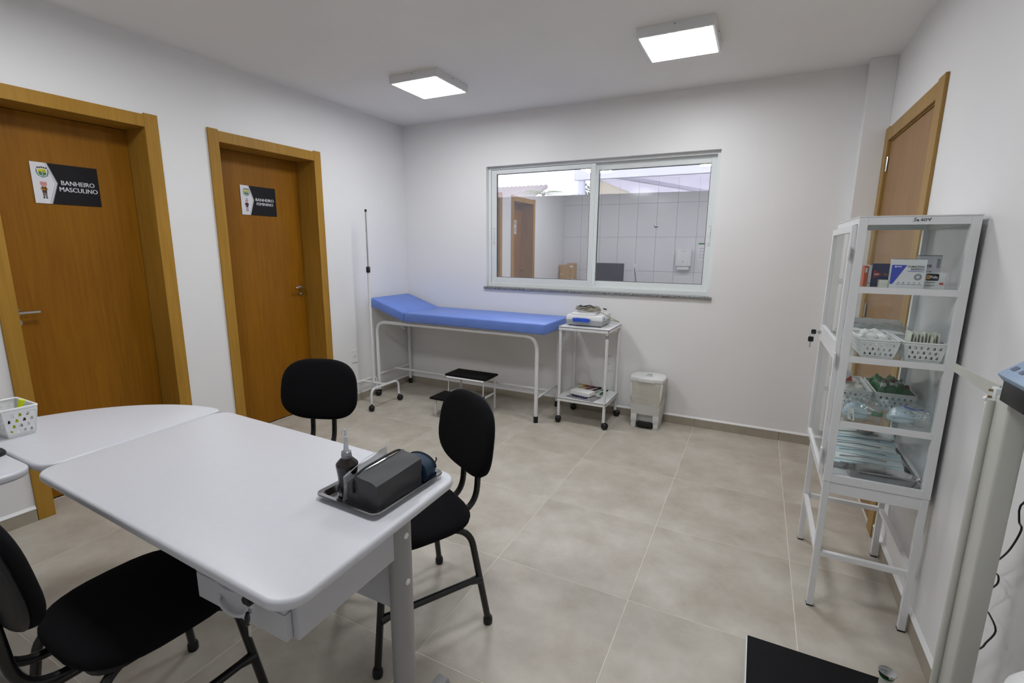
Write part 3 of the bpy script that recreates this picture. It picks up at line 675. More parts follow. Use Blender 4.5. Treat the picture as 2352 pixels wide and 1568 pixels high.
    for s in (-1, 1):
        g.prism([(gx + s * 0.002, 0.026), (gx + s * 0.011, 0.026), (gx + s * 0.0085, 0.0315), (gx + s * 0.002, 0.0315)], fr, w0, w0 + 0.0003)
        g.prism(circ(0.0015, 8, gx + s * 0.006, 0.104), fr, w0 + 0.0004, w0 + 0.0005)
    g.build('figure_print', ['hair_white', 'skin', 'shirt' if man else 'maroon', 'vest' if man else 'maroon', 'trousers' if man else 'pinkish', 'ink'], t, smooth=0)
    uc = 0.1955
    for b, v, s, wd in lines: text(b, s, 'sign_white', t, 'lettering', fr, uc, v, 0.0034, bold=0.0005, align='CENTER', width=wd)
door_sign(-2.6605, 1.7435, [('BANHEIRO', 0.104, 0.0335, 0.150), ('MASCULINO', 0.070, 0.0335, 0.172)], 'black and white door sign reading BANHEIRO MASCULINO', True)
door_sign(-1.497, 1.757, [('BANHEIRO', 0.106, 0.0300, 0.153), ('FEMININO', 0.075, 0.0300, 0.140)], 'black and white door sign reading BANHEIRO FEMININO', False)

# ================================================================== EXAMINATION COUCH
bed = thing('examination_couch', 'white tubular examination couch with blue padded mattress and raised head end', 'couch', (0.88, -0.29, 0))
R = 0.0165; zt = 0.722; xa, xb = 0.045, 1.722; yn, yf = -0.53, -0.055
for y in (yn, yf):
    MB().tube(fillet([(xa, y, 0.04), (xa, y, zt), (xb, y, zt), (xb, y, 0.04)], 0.11, 8), R, 12).build('leg_arch', 'white_metal', bed)
    for x in (xa, xb): MB().lathe([(0.019, 0), (0.0195, 0.05), (0.0185, 0.055)], (x, y, 0.0), 14).build('foot_cap', 'black_plastic', bed)
for x in (xa, xb): MB().tube([(x, yn, 0.205), (x, yf, 0.205)], 0.011, 10).build('end_bar', 'white_metal', bed)
MB().tube([(xa, -0.29, 0.215), (xb, -0.29, 0.215)], 0.011, 10).build('centre_bar', 'white_metal', bed)
for x in (0.42, 1.1, 1.60): MB().box(x - 0.012, x + 0.012, yn, yf, zt + 0.008, zt + 0.022).build('cross_bar', 'white_metal', bed, smooth=0)
MB().box(0.425, 1.785, -0.555, -0.045, 0.744, 0.752).build('base_board', 'white_plastic', bed, smooth=0)
def pad_box(x0, x1, y0, y1, z0, z1):
    m = MB(); nx, ny = 14, 8
    return m.box(x0, x1, y0, y1, z0, z1)
mt = pad_box(0.412, 1.812, -0.582, -0.035, 0.752, 0.838).build('mattress', 'blue_vinyl', bed, bevel=0.012, seg=3)
for x in (0.415, 1.809): MB().tube([(x, -0.5835, 0.764), (x, -0.5835, 0.828)], 0.0018, 6).build('seam', 'blue_vinyl', mt)
ang = math.radians(17.5); hd = MB(); c, s = math.cos(ang), math.sin(ang)
def hp(l, y, t): return (0.408 - l * c - 0 * s + t * (s) * 0, y, 0.752 + l * s + t)
L = 0.405
hd.hexa([(0.408 - L * c + 0.0, -0.582, 0.752 + L * s), (0.408, -0.582, 0.752), (0.408, -0.035, 0.752), (0.408 - L * c, -0.035, 0.752 + L * s),
         (0.408 - L * c + 0.012, -0.582, 0.835 + L * s), (0.408 + 0.0, -0.582, 0.838), (0.408, -0.035, 0.838), (0.408 - L * c + 0.012, -0.035, 0.835 + L * s)])
hd.build('head_rest', 'blue_vinyl', bed, bevel=0.012, seg=3)
hd = MB(); hd.hexa([(0.408 - L * c, -0.555, 0.743 + L * s), (0.408, -0.555, 0.743), (0.408, -0.05, 0.743), (0.408 - L * c, -0.05, 0.743 + L * s), (0.408 - L * c, -0.555, 0.751 + L * s), (0.408, -0.555, 0.751), (0.408, -0.05, 0.751), (0.408 - L * c, -0.05, 0.751 + L * s)])
hd.build('head_board', 'white_plastic', bed, smooth=0)
for y in (-0.46, -0.12): MB().tube(fillet([(0.30, y, 0.775), (0.27, y, 0.70), (0.31, y, 0.66), (0.33, y, 0.675)], 0.015), 0.005, 8).build('rack_hook', 'white_metal', bed)
MB().tube([(1.58, -0.5, 0.735), (1.70, -0.1, 0.735)], 0.006, 8).build('brace_rod', 'white_metal', bed)

# ================================================================== DRIP STAND
def caster(root, x, y, ztop, rot=0.0, r=0.027):
    w_ = MB(); d = Vector((math.cos(rot), math.sin(rot), 0)); cpos = Vector((x, y, r + 0.0005)) + d.cross(Vector((0, 0, 1))) * 0.014
    for sg in (-1, 1):
        a = cpos + d * sg * 0.0012; b = cpos + d * sg * 0.024
        w_.tube([a, a.lerp(b, 0.45), a.lerp(b, 0.8), b], [r, r * 0.97, r * 0.8, r * 0.45], 20)
    ca = w_.build('caster', 'black_plastic', root)
    h = MB(); h.tube([(x, y, r + 0.01), (x, y, ztop + 0.004)], 0.008, 10)
    h.cbox((cpos.x, cpos.y, r + 0.017), (0.022, 0.022, 0.016)); h.build('caster_fork', 'black_plastic', ca)
iv = thing('drip_stand', 'white wheeled drip stand with chrome upper rod beside the couch head', 'drip stand', (0.185, -0.76, 0))
zc = 0.195
for x, ya, yb in ((0.325, -0.945, -0.582), (0.050, -0.945, -0.572)):
    MB().tube(fillet([(x, ya, 0.062), (x, ya, zc), (x, yb, zc), (x, yb, 0.062)], 0.06, 7), 0.0105, 12).build('foot_bar', 'white_metal', iv)
    for k, y in enumerate((ya, yb)): caster(iv, x, y, 0.066, 0.6 + 0.9 * k)
MB().tube([(0.05, -0.76, zc), (0.325, -0.76, zc)], 0.0105, 12).build('cross_bar', 'white_metal', iv)
MB().tube([(0.187, -0.76, zc), (0.184, -0.76, 1.225)], 0.0115, 12).build('lower_pole', 'white_metal', iv)
MB().lathe([(0.017, 0), (0.018, 0.01), (0.018, 0.045), (0.013, 0.052)], (0.184, -0.76, 1.20), 14).build('clamp_collar', 'black_plastic', iv)
MB().tube([(0.184, -0.76, 1.23), (0.186, -0.76, 1.728)], 0.0075, 12).build('upper_rod', 'chrome', iv)
MB().lathe([(0.009, 0), (0.0095, 0.018), (0.006, 0.021)], (0.186, -0.76, 1.720), 12).build('rod_cap', 'black_plastic', iv)
for z in (1.40, 1.56): MB().tube([(0.186, -0.766, z), (0.192, -0.776, z + 0.012)], 0.004, 8).build('hook_stub', 'chrome', iv)

# ================================================================== STEP STOOL
st = thing('step_stool', 'two-step white tube stool with black rubber treads under the couch', 'step stool', (1.06, -0.57, 0))
sx0, sx1 = 0.855, 1.262
MB().box(sx0 - 0.005, sx1 + 0.008, -0.575, -0.350, 0.302, 0.320).build('upper_tread', 'black_rubber', st, bevel=0.004)
MB().box(sx0 + 0.0, sx1 + 0.01, -0.815, -0.590, 0.152, 0.170).build('lower_tread', 'black_rubber', st, bevel=0.004)
for x in (sx0 + 0.03, sx1 - 0.02):
    MB().tube(fillet([(x, -0.365, 0.0), (x, -0.365, 0.294), (x, -0.58, 0.294)], 0.045), 0.0095, 10).build('rear_leg', 'white_metal', st)
    MB().tube(fillet([(x, -0.770, 0.0), (x, -0.770, 0.143), (x, -0.365, 0.143)], 0.045), 0.0095, 10).build('front_leg', 'white_metal', st)
    MB().tube([(x, -0.565, 0.294), (x, -0.575, 0.143)], 0.005, 8).build('support_rod', 'white_metal', st)
MB().tube([(sx0 + 0.02, -0.578, 0.293), (sx1 - 0.01, -0.578, 0.293)], 0.0095, 10).build('cross_bar', 'white_metal', st)

# ================================================================== TROLLEY
ct = thing('trolley', 'white two-shelf trolley on black casters right of the couch', 'trolley', (2.07, -0.235, 0))
cx0, cx1, cy0, cy1 = 1.862, 2.278, -0.428, -0.040
def shelf(z, nm):
    m = MB(); m.box(cx0, cx1, cy0, cy1, z, z + 0.004)
    m.box(cx0, cx1, cy0, cy0 + 0.003, z - 0.020, z + 0.008).box(cx0, cx1, cy1 - 0.003, cy1, z - 0.020, z + 0.008).box(cx0, cx0 + 0.003, cy0, cy1, z - 0.020, z + 0.008).box(cx1 - 0.003, cx1, cy0, cy1, z - 0.020, z + 0.008)
    return m.build(nm, 'white_metal', ct, smooth=0)
shelf(0.800, 'top_shelf'); shelf(0.205, 'lower_shelf')
for x in (cx0 + 0.015, cx1 - 0.015):
    for y in (cy0 + 0.015, cy1 - 0.015):
        lg = MB().tube([(x, y, 0.055), (x, y, 0.80)], 0.0125, 12).build('leg', 'white_metal', ct)
        caster(ct, x, y, 0.055, 0.5 + (x - 1.8) * 2.2 + y, 0.028)
MB().tube([(cx1 - 0.015, cy0 + 0.015, 0.735), (cx1 - 0.015, cy0 + 0.015, 0.765)], 0.0129, 12).build('serial_sticker', 'grey_plastic', ct)
# ECG machine
E0 = (1.885, 2.192, -0.325, -0.075)
ec = thing('ecg_machine', 'white and grey portable ECG machine with blue handle on the trolley', 'medical device', (2.04, -0.2, 0.804))
a, b, c0, d = E0; zb = 0.8115
MB().hexa([(a + .006, c0 + .006, zb), (b - .006, c0 + .006, zb), (b - .006, d, zb), (a + .006, d, zb), (a, c0, zb + 0.042), (b, c0, zb + 0.042), (b, d, zb + 0.042), (a, d, zb + 0.042)]).build('lower_case', 'ecg_grey', ec, bevel=0.004)
MB().hexa([(a, c0, zb + .042), (b, c0, zb + .042), (b, d, zb + .042), (a, d, zb + .042), (a + .006, c0 + .008, zb + .078), (b - .006, c0 + .008, zb + .078), (b - .004, d, zb + 0.090), (a + .004, d, zb + 0.090)]).build('upper_case', 'ecg_white', ec, bevel=0.004)
MB().hexa([(a + .03, c0 + .03, zb + .079), (b - .075, c0 + .03, zb + .079), (b - .075, d - .05, zb + .086), (a + .03, d - .05, zb + .086), (a + .03, c0 + .03, zb + .092), (b - .075, c0 + .03, zb + .092), (b - .075, d - .05, zb + .100), (a + .03, d - .05, zb + .100)]).build('paper_cover', 'ecg_white', ec, bevel=0.003)
hm = MB().prism([(0.07, 0.030), (0.205, 0.030), (0.21, 0.06), (0.175, 0.064), (0.10, 0.064), (0.066, 0.06)], frY(a, c0 - 0.014, zb), 0, 0.012).build('handle', 'blue_plastic', ec, bevel=0.003)
for u in (0.062, 0.208): MB().cbox((a + u, c0 - 0.008, zb + 0.06), (0.016, 0.018, 0.012)).build('handle_bracket', 'ecg_white', ec, bevel=0.002)
MB().prism(circ(0.009, 16, 0, 0, 0.007), FR((b + .0005, c0 + .06, zb + .058), (0, 1, 0), (0, 0, 1), (1, 0, 0)), -0.003, 0.001).build('logo_badge', 'blue_plastic', ec, smooth=0)
for x in (a + .03, b - .03):
    for y in (c0 + .03, d - .03): MB().cyl((x, y, 0.808), 0.012, 0.0075, 12).build('rubber_foot', 'black_plastic', ec)
# cable coil
cc = thing('ecg_cable', 'coiled beige and black patient cable lying on the ECG machine', 'cable', (2.03, -0.2, zb + 0.094))
pts = []
for k in range(7 * 14):
    aa = 2 * PI * k / 14; q = k / 14
    pts.append((2.035 + (0.098 + 0.010 * math.sin(q * 3.1)) * math.cos(aa) + 0.006 * math.sin(q * 5), -0.195 + (0.055 + 0.009 * math.cos(q * 4.3)) * math.sin(aa), zb + 0.108 + 0.0045 * q + 0.006 * math.sin(aa * 2 + q)))
pts += [(2.12, -0.24, zb + 0.118), (2.17, -0.25, zb + 0.104), (2.24, -0.26, zb + 0.070), (2.315, -0.265, zb + 0.043), (2.27, -0.23, zb + 0.044), (2.20, -0.19, zb + 0.046)]
MB().tube(spline(pts, 2), 0.0035, 7).build('lead_wire', 'cable', cc)
pts = [(1.985 + 0.055 * k - 0.0, -0.20 + 0.035 * math.sin(k * 2.2), zb + 0.140 + 0.008 * math.sin(k * 1.7)) for k in range(3)] + [(2.075, -0.235, zb + 0.136), (2.03, -0.25, zb + 0.142), (1.97, -0.235, zb + 0.150), (1.98, -0.205, zb + 0.147)]
MB().tube(spline(pts, 5), 0.005, 7).build('black_lead', 'black_plastic', cc)
MB().tube([(2.150, -0.165, zb + 0.128), (2.178, -0.160, zb + 0.122)], 0.006, 8).build('lead_connector', 'black_plastic', cc)
# lower shelf contents
def obox(name, m, parent, x0, y0, ux, uy, L, Wd, z0, z1, bev=0.001):
    U = Vector((ux, uy, 0)).normalized(); V = Vector((-U.y, U.x, 0)); O = Vector((x0, y0, 0))
    q = [O, O + U * L, O + U * L + V * Wd, O + V * Wd]
    return MB().hexa([p + Vector((0, 0, z0)) for p in q] + [p + Vector((0, 0, z1)) for p in q]).build(name, m, parent, bevel=bev, smooth=0)
zs = 0.2095
pk = thing('foil_packet', 'flat silver foil packet with dark purple label on the lower trolley shelf', 'packet', (2.05, -0.33, zs))
m = MB(); nx, ny = 10, 6; U = Vector((0.975, -0.22, 0)); V = Vector((0.22, 0.975, 0)); O = Vector((1.92, -0.36, zs))
vs = []; fs = []
for j in range(ny + 1):
    for i in range(nx + 1):
        u, v = i / nx, j / ny; e = min(u, 1 - u, v, 1 - v)
        vs.append(O + U * (0.25 * u) + V * (0.155 * v) + Vector((0, 0, 0.003 + 0.013 * min(1, e * 7) + 0.004 * math.sin(i * 2.1 + j * 3) * (1 if e > 0 else .5))))
for j in range(ny):
    for i in range(nx): fs.append((j * (nx + 1) + i, j * (nx + 1) + i + 1, (j + 1) * (nx + 1) + i + 1, (j + 1) * (nx + 1) + i))
m.add(vs, fs); m.build('foil_body', 'foil', pk, solid=0.002)
obox('printed_label', 'purple', pk, 1.965, -0.352, 0.975, -0.22, 0.15, 0.03, zs + 0.019, zs + 0.0205, 0)
for k in range(5): obox('label_letter', 'paper', pk, 1.988 + 0.024 * k, -0.351 - 0.0053 * k, 0.975, -0.22, 0.008, 0.018, zs + 0.0205, zs + 0.021, 0)
tag(obox('paper_box', 'paper', None, 1.948, -0.335, 0.975, -0.22, 0.178, 0.105, 0.2315, 0.262, 0.002), 'small white cardboard box on the foil packet, lower trolley shelf', 'box')
def clamp(x, y, z, m, rot, label):
    t = thing('ecg_clamp', label, 'clamp', (x, y, z), 'ECG limb clamps on the lower trolley shelf')
    for sg in (-1, 1):
        q = MB(); q.xf = Matrix.Translation((x, y, z)) @ Matrix.Rotation(rot, 4, 'Z') @ Matrix.Rotation(sg * 0.16, 4, 'Y')
        q.hexa([(-0.05, -0.011, sg * 0.010 + 0.015), (0.05, -0.016, sg * 0.010 + 0.015), (0.05, 0.016, sg * 0.010 + 0.015), (-0.05, 0.011, sg * 0.010 + 0.015), (-0.05, -0.011, sg * 0.010 + 0.020), (0.05, -0.016, sg * 0.010 + 0.020), (0.05, 0.016, sg * 0.010 + 0.020), (-0.05, 0.011, sg * 0.010 + 0.020)])
        q.build('jaw', m, t, bevel=0.002)
    q = MB(); q.xf = Matrix.Translation((x, y, z)) @ Matrix.Rotation(rot, 4, 'Z'); q.cyl((0, 0, 0.0175), 0.007, 0.024, 12); q.build('spring', 'chrome', t)
clamp(1.995, -0.125, zs + 0.022, 'yellow', 0.2, 'yellow ECG limb clamp behind the white box')
clamp(2.055, -0.135, zs + 0.022, 'red', 0.5, 'red ECG limb clamp between the yellow and black ones')
clamp(2.115, -0.150, zs + 0.022, 'black_plastic', 0.9, 'black ECG limb clamp behind the white box')
clamp(2.190, -0.185, zs + 0.018, 'green', 1.25, 'green ECG limb clamp beside the right trolley leg')

# ================================================================== PEDAL BIN
bn = thing('pedal_bin', 'white plastic pedal bin with liner and black pedal against the back wall', 'bin', (2.55, -0.14, 0))
bx0, bx1, by0, by1 = 2.440, 2.662, -0.248, -0.030
b = MB()
def tb(x0, x1, y0, y1, z0, z1, gx, gy): return [(x0, y0, z0), (x1, y0, z0), (x1, y1, z0), (x0, y1, z0), (x0 - gx, y0 - gy, z1), (x1 + gx, y0 - gy, z1), (x1 + gx, y1, z1), (x0 - gx, y1, z1)]
b.hexa(tb(bx0, bx1, by0 + 0.0, by1, 0.115, 0.385, 0.018, 0.012))
b.hexa(tb(bx0 + 0.0, bx0 + 0.048, by0, by1, 0.052, 0.118, 0.0, 0.0)); b.hexa(tb(bx1 - 0.048, bx1, by0, by1, 0.052, 0.118, 0.0, 0.0)); b.hexa(tb(bx0 + 0.045, bx1 - 0.045, by0 + 0.045, by1, 0.02, 0.118, 0, 0))
b.hexa(tb(bx0 + 0.004, bx0 + 0.043, by0 + 0.004, by1, 0.0, 0.054, 0, 0)); b.hexa(tb(bx1 - 0.043, bx1 - 0.004, by0 + 0.004, by1, 0.0, 0.054, 0, 0))
b.build('body', 'bin_plastic', bn, bevel=0.005)
MB().box(bx0 + 0.05, bx1 - 0.05, by0 - 0.012, by0 + 0.06, 0.016, 0.046).build('pedal', 'black_plastic', bn, bevel=0.008)
lid = [(-0.128, -0.105), (-0.075, -0.112), (-0.06, -0.122), (0.06, -0.122), (0.075, -0.112), (0.128, -0.105), (0.136, -0.06), (0.134, 0.02), (0.115, 0.075), (0.06, 0.108), (-0.06, 0.108), (-0.115, 0.075), (-0.134, 0.02), (-0.136, -0.06)]
l = MB().prism(lid, frZ(2.552, -0.150, 0.385), 0, 0.038).build('lid', 'white_plastic', bn, bevel=0.008, seg=3)
frl = FR((2.555, -0.150, 0.4232), (1, 0, 0), (0, 1, 0), (0, 0, 1))
MB().prism(rrect(0.072, 0.085, 0.004), frl, 0, 0.0006).build('biohazard_sticker', 'paper', l, smooth=0)
m = MB(); m.prism([(-0.03, -0.036), (0.03, -0.036), (0.03, -0.026), (-0.03, -0.026)], frl, 0.0006, 0.001)
for k in range(3):
    a = PI / 2 + k * 2 * PI / 3
    pts = [(0.011 * math.cos(a) + 0.011 * math.cos(a + q), 0.010 + 0.011 * math.sin(a) + 0.011 * math.sin(a + q)) for q in [x * 0.5 - 2.4 for x in range(11)]]
    m.tube([frl[0] + Vector((p[0], p[1], 0.0012)) for p in pts], 0.0018, 5)
m.build('biohazard_print', 'crest_green', l, smooth=0)
# liner
m = MB(); n = 44; prof = [(0.386, 1.035), (0.36, 1.045), (0.31, 1.03), (0.26, 1.035), (0.225, 1.06), (0.212, 1.04)]
vs = []; fs = []; cxm, cym = (bx0 + bx1) / 2, (by0 + by1) / 2
for zi, (z, sc) in enumerate(prof):
    for k in range(n):
        a = 2 * PI * k / n; hx = (bx1 - bx0) / 2 + 0.018 * (z - 0.115) / 0.27; hy = (by1 - by0) / 2 + 0.006
        cxp = hx * sc * math.copysign(abs(math.cos(a)) ** 0.25, math.cos(a)); cyp = hy * sc * math.copysign(abs(math.sin(a)) ** 0.25, math.sin(a))
        wob = 1 + 0.018 * math.sin(5 * a + zi * 1.3) + 0.012 * math.sin(11 * a + zi * 2)
        zz = z + (0.016 * math.sin(2 * a + 0.8) + 0.008 * math.sin(7 * a) if zi > 2 else 0)
        vs.append((cxm + cxp * max(1, wob) , min(cym - 0.004 + cyp * max(1, wob), -0.014), zz))
for i in range(len(prof) - 1):
    for k in range(n): fs.append((i * n + k, i * n + (k + 1) % n, (i + 1) * n + (k + 1) % n, (i + 1) * n + k))
m.add(vs, fs); m.build('bin_liner', 'liner', bn, smooth=60)
fb = frY(2.538, by0 - 0.0085, 0.268)
m = MB(); m.prism(rrect(0.068, 0.085, 0.010), fb, 0, 0.0006); m.build('litter_plate', 'bin_plastic', bn, smooth=0)
m = MB(); P2 = rrect(0.066, 0.083, 0.009)
m.tube([fb[0] + fb[1] * p[0] + fb[2] * p[1] + fb[3] * 0.001 for p in P2], 0.0014, 5, closed=True)
m.prism(circ(0.006, 12, 0.014, 0.026), fb, 0.0006, 0.0016); m.prism([(0.006, 0.018), (0.022, 0.018), (0.024, -0.005), (0.019, -0.036), (0.014, -0.036), (0.013, -0.010), (0.004, -0.036), (-0.001, -0.034), (0.006, -0.004), (0.004, 0.008), (-0.010, 0.002), (-0.010, 0.006)], fb, 0.0006, 0.0016)
m.prism([(-0.024, -0.012), (-0.012, -0.012), (-0.014, -0.034), (-0.022, -0.034)], fb, 0.0006, 0.0016)
m.build('litter_pictogram', 'grey_ink', bn, smooth=0)

# ================================================================== CHAIRS
def pad(w, h, th, ex, crown, n=40, rings=8, taper=0.0):
    # cushion in the u-v plane, bulging along +n; returns verts, faces in (u, v, n)
    vs = []; fs = []
    prof = [(0.0, th + crown)] + [(t, th + crown * (1 - t * t)) for t in (0.25, 0.5, 0.7, 0.85)] + [(0.93, th * 0.93), (0.975, th * 0.75), (1.0, th * 0.45), (0.985, th * 0.15), (0.95, 0.0), (0.5, 0.0)]
    for (t, z) in prof[1:]:
        for k in range(n):
            a = 2 * PI * k / n; cu = math.copysign(abs(math.cos(a)) ** (2 / ex), math.cos(a)); cv = math.copysign(abs(math.sin(a)) ** (2 / ex), math.sin(a))
            vs.append((w / 2 * t * cu * (1 + taper * cv), h / 2 * t * cv, z))
    m = len(prof) - 1
    top = len(vs); vs.append((0, 0, prof[0][1])); bot = len(vs); vs.append((0, 0, 0))
    for k in range(n): fs.append((top, k, (k + 1) % n))
    for i in range(m - 1):
        for k in range(n): fs.append((i * n + k, (i + 1) * n + k, (i + 1) * n + (k + 1) % n, i * n + (k + 1) % n))
    for k in range(n): fs.append((bot, (m - 1) * n + (k + 1) % n, (m - 1) * n + k))
    return vs, fs
def make_chair(label, so=0.0, bo=0.0, bz=0.70):
    t = thing('chair', label, 'chair', (0, 0, 0), 'black padded chairs around the desk')
    vs, fs = pad(0.44, 0.415, 0.038, 3.0, 0.016, taper=0.03)
    vs = [(u, v + so, n + 0.415 - 0.10 * (v * v) - (0.25 * max(0, v - 0.12) ** 1 * 0.12)) for u, v, n in vs]
    MB().add(vs, fs).build('seat', 'black_fabric', t, smooth=50)
    MB().prism(rrect(0.36, 0.33, 0.06), frZ(0, 0, 0.402), 0, 0.014).build('seat_shell', 'black_plastic', t, smooth=40)
    vs, fs = pad(0.405, 0.315, 0.034, 2.9, 0.012, taper=-0.04)
    q = []
    for u, v, n in vs:
        y = n + 0.55 * u * u; z = v; ta = math.radians(8)
        q.append((u, -0.272 + bo + y * math.cos(ta) - z * math.sin(ta), bz + z * math.cos(ta) + y * math.sin(ta)))
    MB().add(q, fs).build('backrest', 'black_fabric', t, smooth=50)
    vs, fs2 = pad(0.398, 0.308, 0.014, 2.9, 0.0, taper=-0.04); q = []
    for u, v, n in vs:
        y = -n + 0.004 + 0.55 * u * u; z = v; ta = math.radians(8)
        q.append((u, -0.272 + bo + y * math.cos(ta) - z * math.sin(ta), bz + z * math.cos(ta) + y * math.sin(ta)))
    MB().add(q, fs2).build('back_shell', 'black_plastic', t, smooth=50)
    for s in (-1, 1):
        MB().tube(fillet([(s * 0.058, 0.02, 0.395), (s * 0.058, -0.255 + bo, 0.390), (s * 0.058, -0.280 + bo, bz)], 0.10, 9), 0.0125, 12).build('back_post', 'black_metal', t)
        for e in (1, -1):
            MB().tube(fillet([(s * 0.12, e * 0.03, 0.398), (s * 0.172, e * 0.165, 0.395), (s * 0.2175, e * 0.2175, 0.012)], 0.085, 8), 0.0125, 12).build('leg', 'black_metal', t)
            MB().lathe([(0.0165, 0), (0.018, 0.008), (0.0175, 0.024), (0.014, 0.032)], (s * 0.2165, e * 0.2165, 0.0), 14).build('foot_cap', 'black_plastic', t)
        MB().tube([(s * 0.198, 0.192, 0.19), (s * 0.198, 0.15, 0.194), (s * 0.198, -0.15, 0.194), (s * 0.198, -0.192, 0.19)], [0.018, 0.0125, 0.0125, 0.018], 12).build('side_stretcher', 'black_metal', t)
    return t
ch = make_chair('black padded chair at the right end of the desk, seen side-on')
c3 = ch; c3.location = (2.157, -2.700, 0); c3.rotation_euler = (0, 0, math.atan2(-0.87, -0.49) - PI / 2)
c2 = copy_tree(ch); c2['label'] = 'black padded chair behind the desk, facing the camera, near the restroom doors'; c2.location = (1.395, -2.575, 0); c2.rotation_euler = (0, 0, PI + 0.37)
c1 = make_chair('black padded chair in the foreground, tucked under the drawer side of the desk', 0.016, -0.012, 0.73); c1.location = (1.782, -3.437, 0); c1.rotation_euler = (0, 0, -0.04)

# ================================================================== DESKS
def slab(poly, z0, z1, name, parent):
    o = MB().prism(poly, frZ(0, 0, 0), z0, z1).build(name, 'desk_top', parent, bevel=0.009, seg=4, smooth=30); return o
ZT = 0.745
dk = thing('desk', 'light grey desk with rounded corners, drawers and metal leg in the foreground', 'desk', (1.91, -3.19, 0))
X0, X1, Y0, Y1 = 1.318, 2.512, -3.502, -2.880
slab(rquad([(1.346, -3.470), (2.518, -3.513), (2.506, -2.884), (1.306, -2.846)], 0.060), ZT - 0.026, ZT, 'desk_top', dk)
yl = -3.105
for x, yl in ((1.37, -2.975), (2.452, -3.105)):
    m = MB(); m.prism([(u * 0.027, v * 0.038) for u, v in circ(1, 20)], frZ(x, yl, 0), 0.03, ZT - 0.045); m.build('leg', 'desk_metal', dk, smooth=60)
    MB().hexa([(x - 0.022, yl - 0.335 * (x > 2), 0.0), (x + 0.022, yl - 0.335 * (x > 2), 0.0), (x + 0.022, -2.905, 0.0), (x - 0.022, -2.905, 0.0), (x - 0.020, yl - 0.04 - 0.285 * (x > 2), 0.030), (x + 0.020, yl - 0.04 - 0.285 * (x > 2), 0.030), (x + 0.020, -2.915, 0.030), (x - 0.020, -2.915, 0.030)]).build('foot', 'desk_metal', dk, bevel=0.003)
    MB().box(x - 0.018, x + 0.018, -3.40, -2.92, ZT - 0.050, ZT - 0.027).build('top_arm', 'desk_metal', dk, bevel=0.003)
    for z in (0.52, 0.66):
        MB().lathe([(0.009, 0), (0.008, 0.003), (0.004, 0.0045)], (x + 0.0265, yl - 0.004, z), 14, 'x').build('bolt_cap', 'plate', dk)
yl = -3.105
MB().box(1.44, 2.43, yl - 0.009, yl + 0.009, 0.42, ZT - 0.05).build('modesty_panel', 'desk_edge', dk, bevel=0.001, smooth=0)
dw = dk
ux0, ux1, uy0, uy1, uz0, uz1 = 2.140, 2.462, -3.462, yl - 0.012, 0.600, ZT - 0.028
MB().box(ux0, ux1, uy0 + 0.018, uy1, uz0, uz1).build('drawer_case', 'desk_edge', dk, bevel=0.001, smooth=0)
zm = 0.668
for z0, z1 in ((zm + 0.0015, uz1 - 0.004), (uz0 + 0.003, zm - 0.0015)):
    d = MB().box(ux0 + 0.002, ux1 - 0.016, uy0, uy0 + 0.017, z0, z1).build('drawer', 'desk_edge', dk, bevel=0.001, smooth=0)
    zc_ = (z0 + z1) / 2 + 0.004; xm = (ux0 + ux1) / 2 - 0.02
    pts = [(xm + 0.050 * math.cos(a), uy0 - 0.011 * math.sin(a) ** 0.6 - 0.001, zc_ - 0.020 * math.sin(a)) for a in [PI * k / 14 for k in range(15)]]
    MB().tube(pts, 0.0045, 8).build('drawer_pull', 'desk_edge', d)
MB().cyl((2.372, uy0 - 0.004, 0.700), 0.009, 0.010, 14, 'y').build('lock', 'chrome', dk)
ky = thing('desk_keys', 'pair of black-headed keys hanging in the desk drawer lock', 'keys', (2.372, uy0 - 0.01, 0.655))
MB().prism([(-0.011, -0.002), (-0.014, 0.008), (-0.008, 0.016), (0.008, 0.016), (0.014, 0.008), (0.011, -0.002)], frY(2.372, uy0 - 0.013, 0.690), 0, 0.02).build('key_head', 'black_plastic', ky, bevel=0.002)
MB().tube([(2.372 + 0.009 * math.cos(a), uy0 - 0.026, 0.678 + 0.012 * math.sin(a)) for a in [2 * PI * k / 14 for k in range(14)]], 0.0009, 5, closed=True).build('key_ring', 'chrome', ky)
MB().prism([(-0.010, -0.002), (-0.011, -0.022), (0.0, -0.030), (0.011, -0.022), (0.010, -0.002), (0, 0.003)], FR((2.372, uy0 - 0.030, 0.668), (0.6, -0.8, 0), (0, 0, 1), (-0.8, -0.6, 0)), 0, 0.004).build('key_head', 'black_plastic', ky, bevel=0.001)
MB().box(2.369, 2.375, uy0 - 0.031, uy0 - 0.029, 0.612, 0.640).build('key_blade', 'chrome', ky, smooth=0)
# quarter-round connector
cn = thing('corner_table', 'grey quarter-round connecting table top between the two desks', 'table', (1.0, -3.2, 0))
cq = [(1.305, -2.848)]
cxc, cyc, rr_ = 1.300, -3.446, 0.605
poly = []
for k in range(25):
    a = PI / 2 + PI / 2 * k / 24; poly.append((cxc + rr_ * math.cos(a), cyc + rr_ * math.sin(a)))
poly = [(1.300, -2.895), (1.291, -2.855), (1.266, -2.842)] + poly[2:-1] + [(0.697, -3.425), (0.715, -3.443)] + [(1.27, -3.448), (1.310, -3.442), (1.332, -3.420), (1.337, -3.39)]
slab(poly, ZT - 0.026, ZT, 'table_top', cn)
m = MB().tube([(1.19, -2.94, 0.0), (1.19, -2.94, ZT - 0.026)], 0.025, 18).build('leg', 'desk_metal', cn)
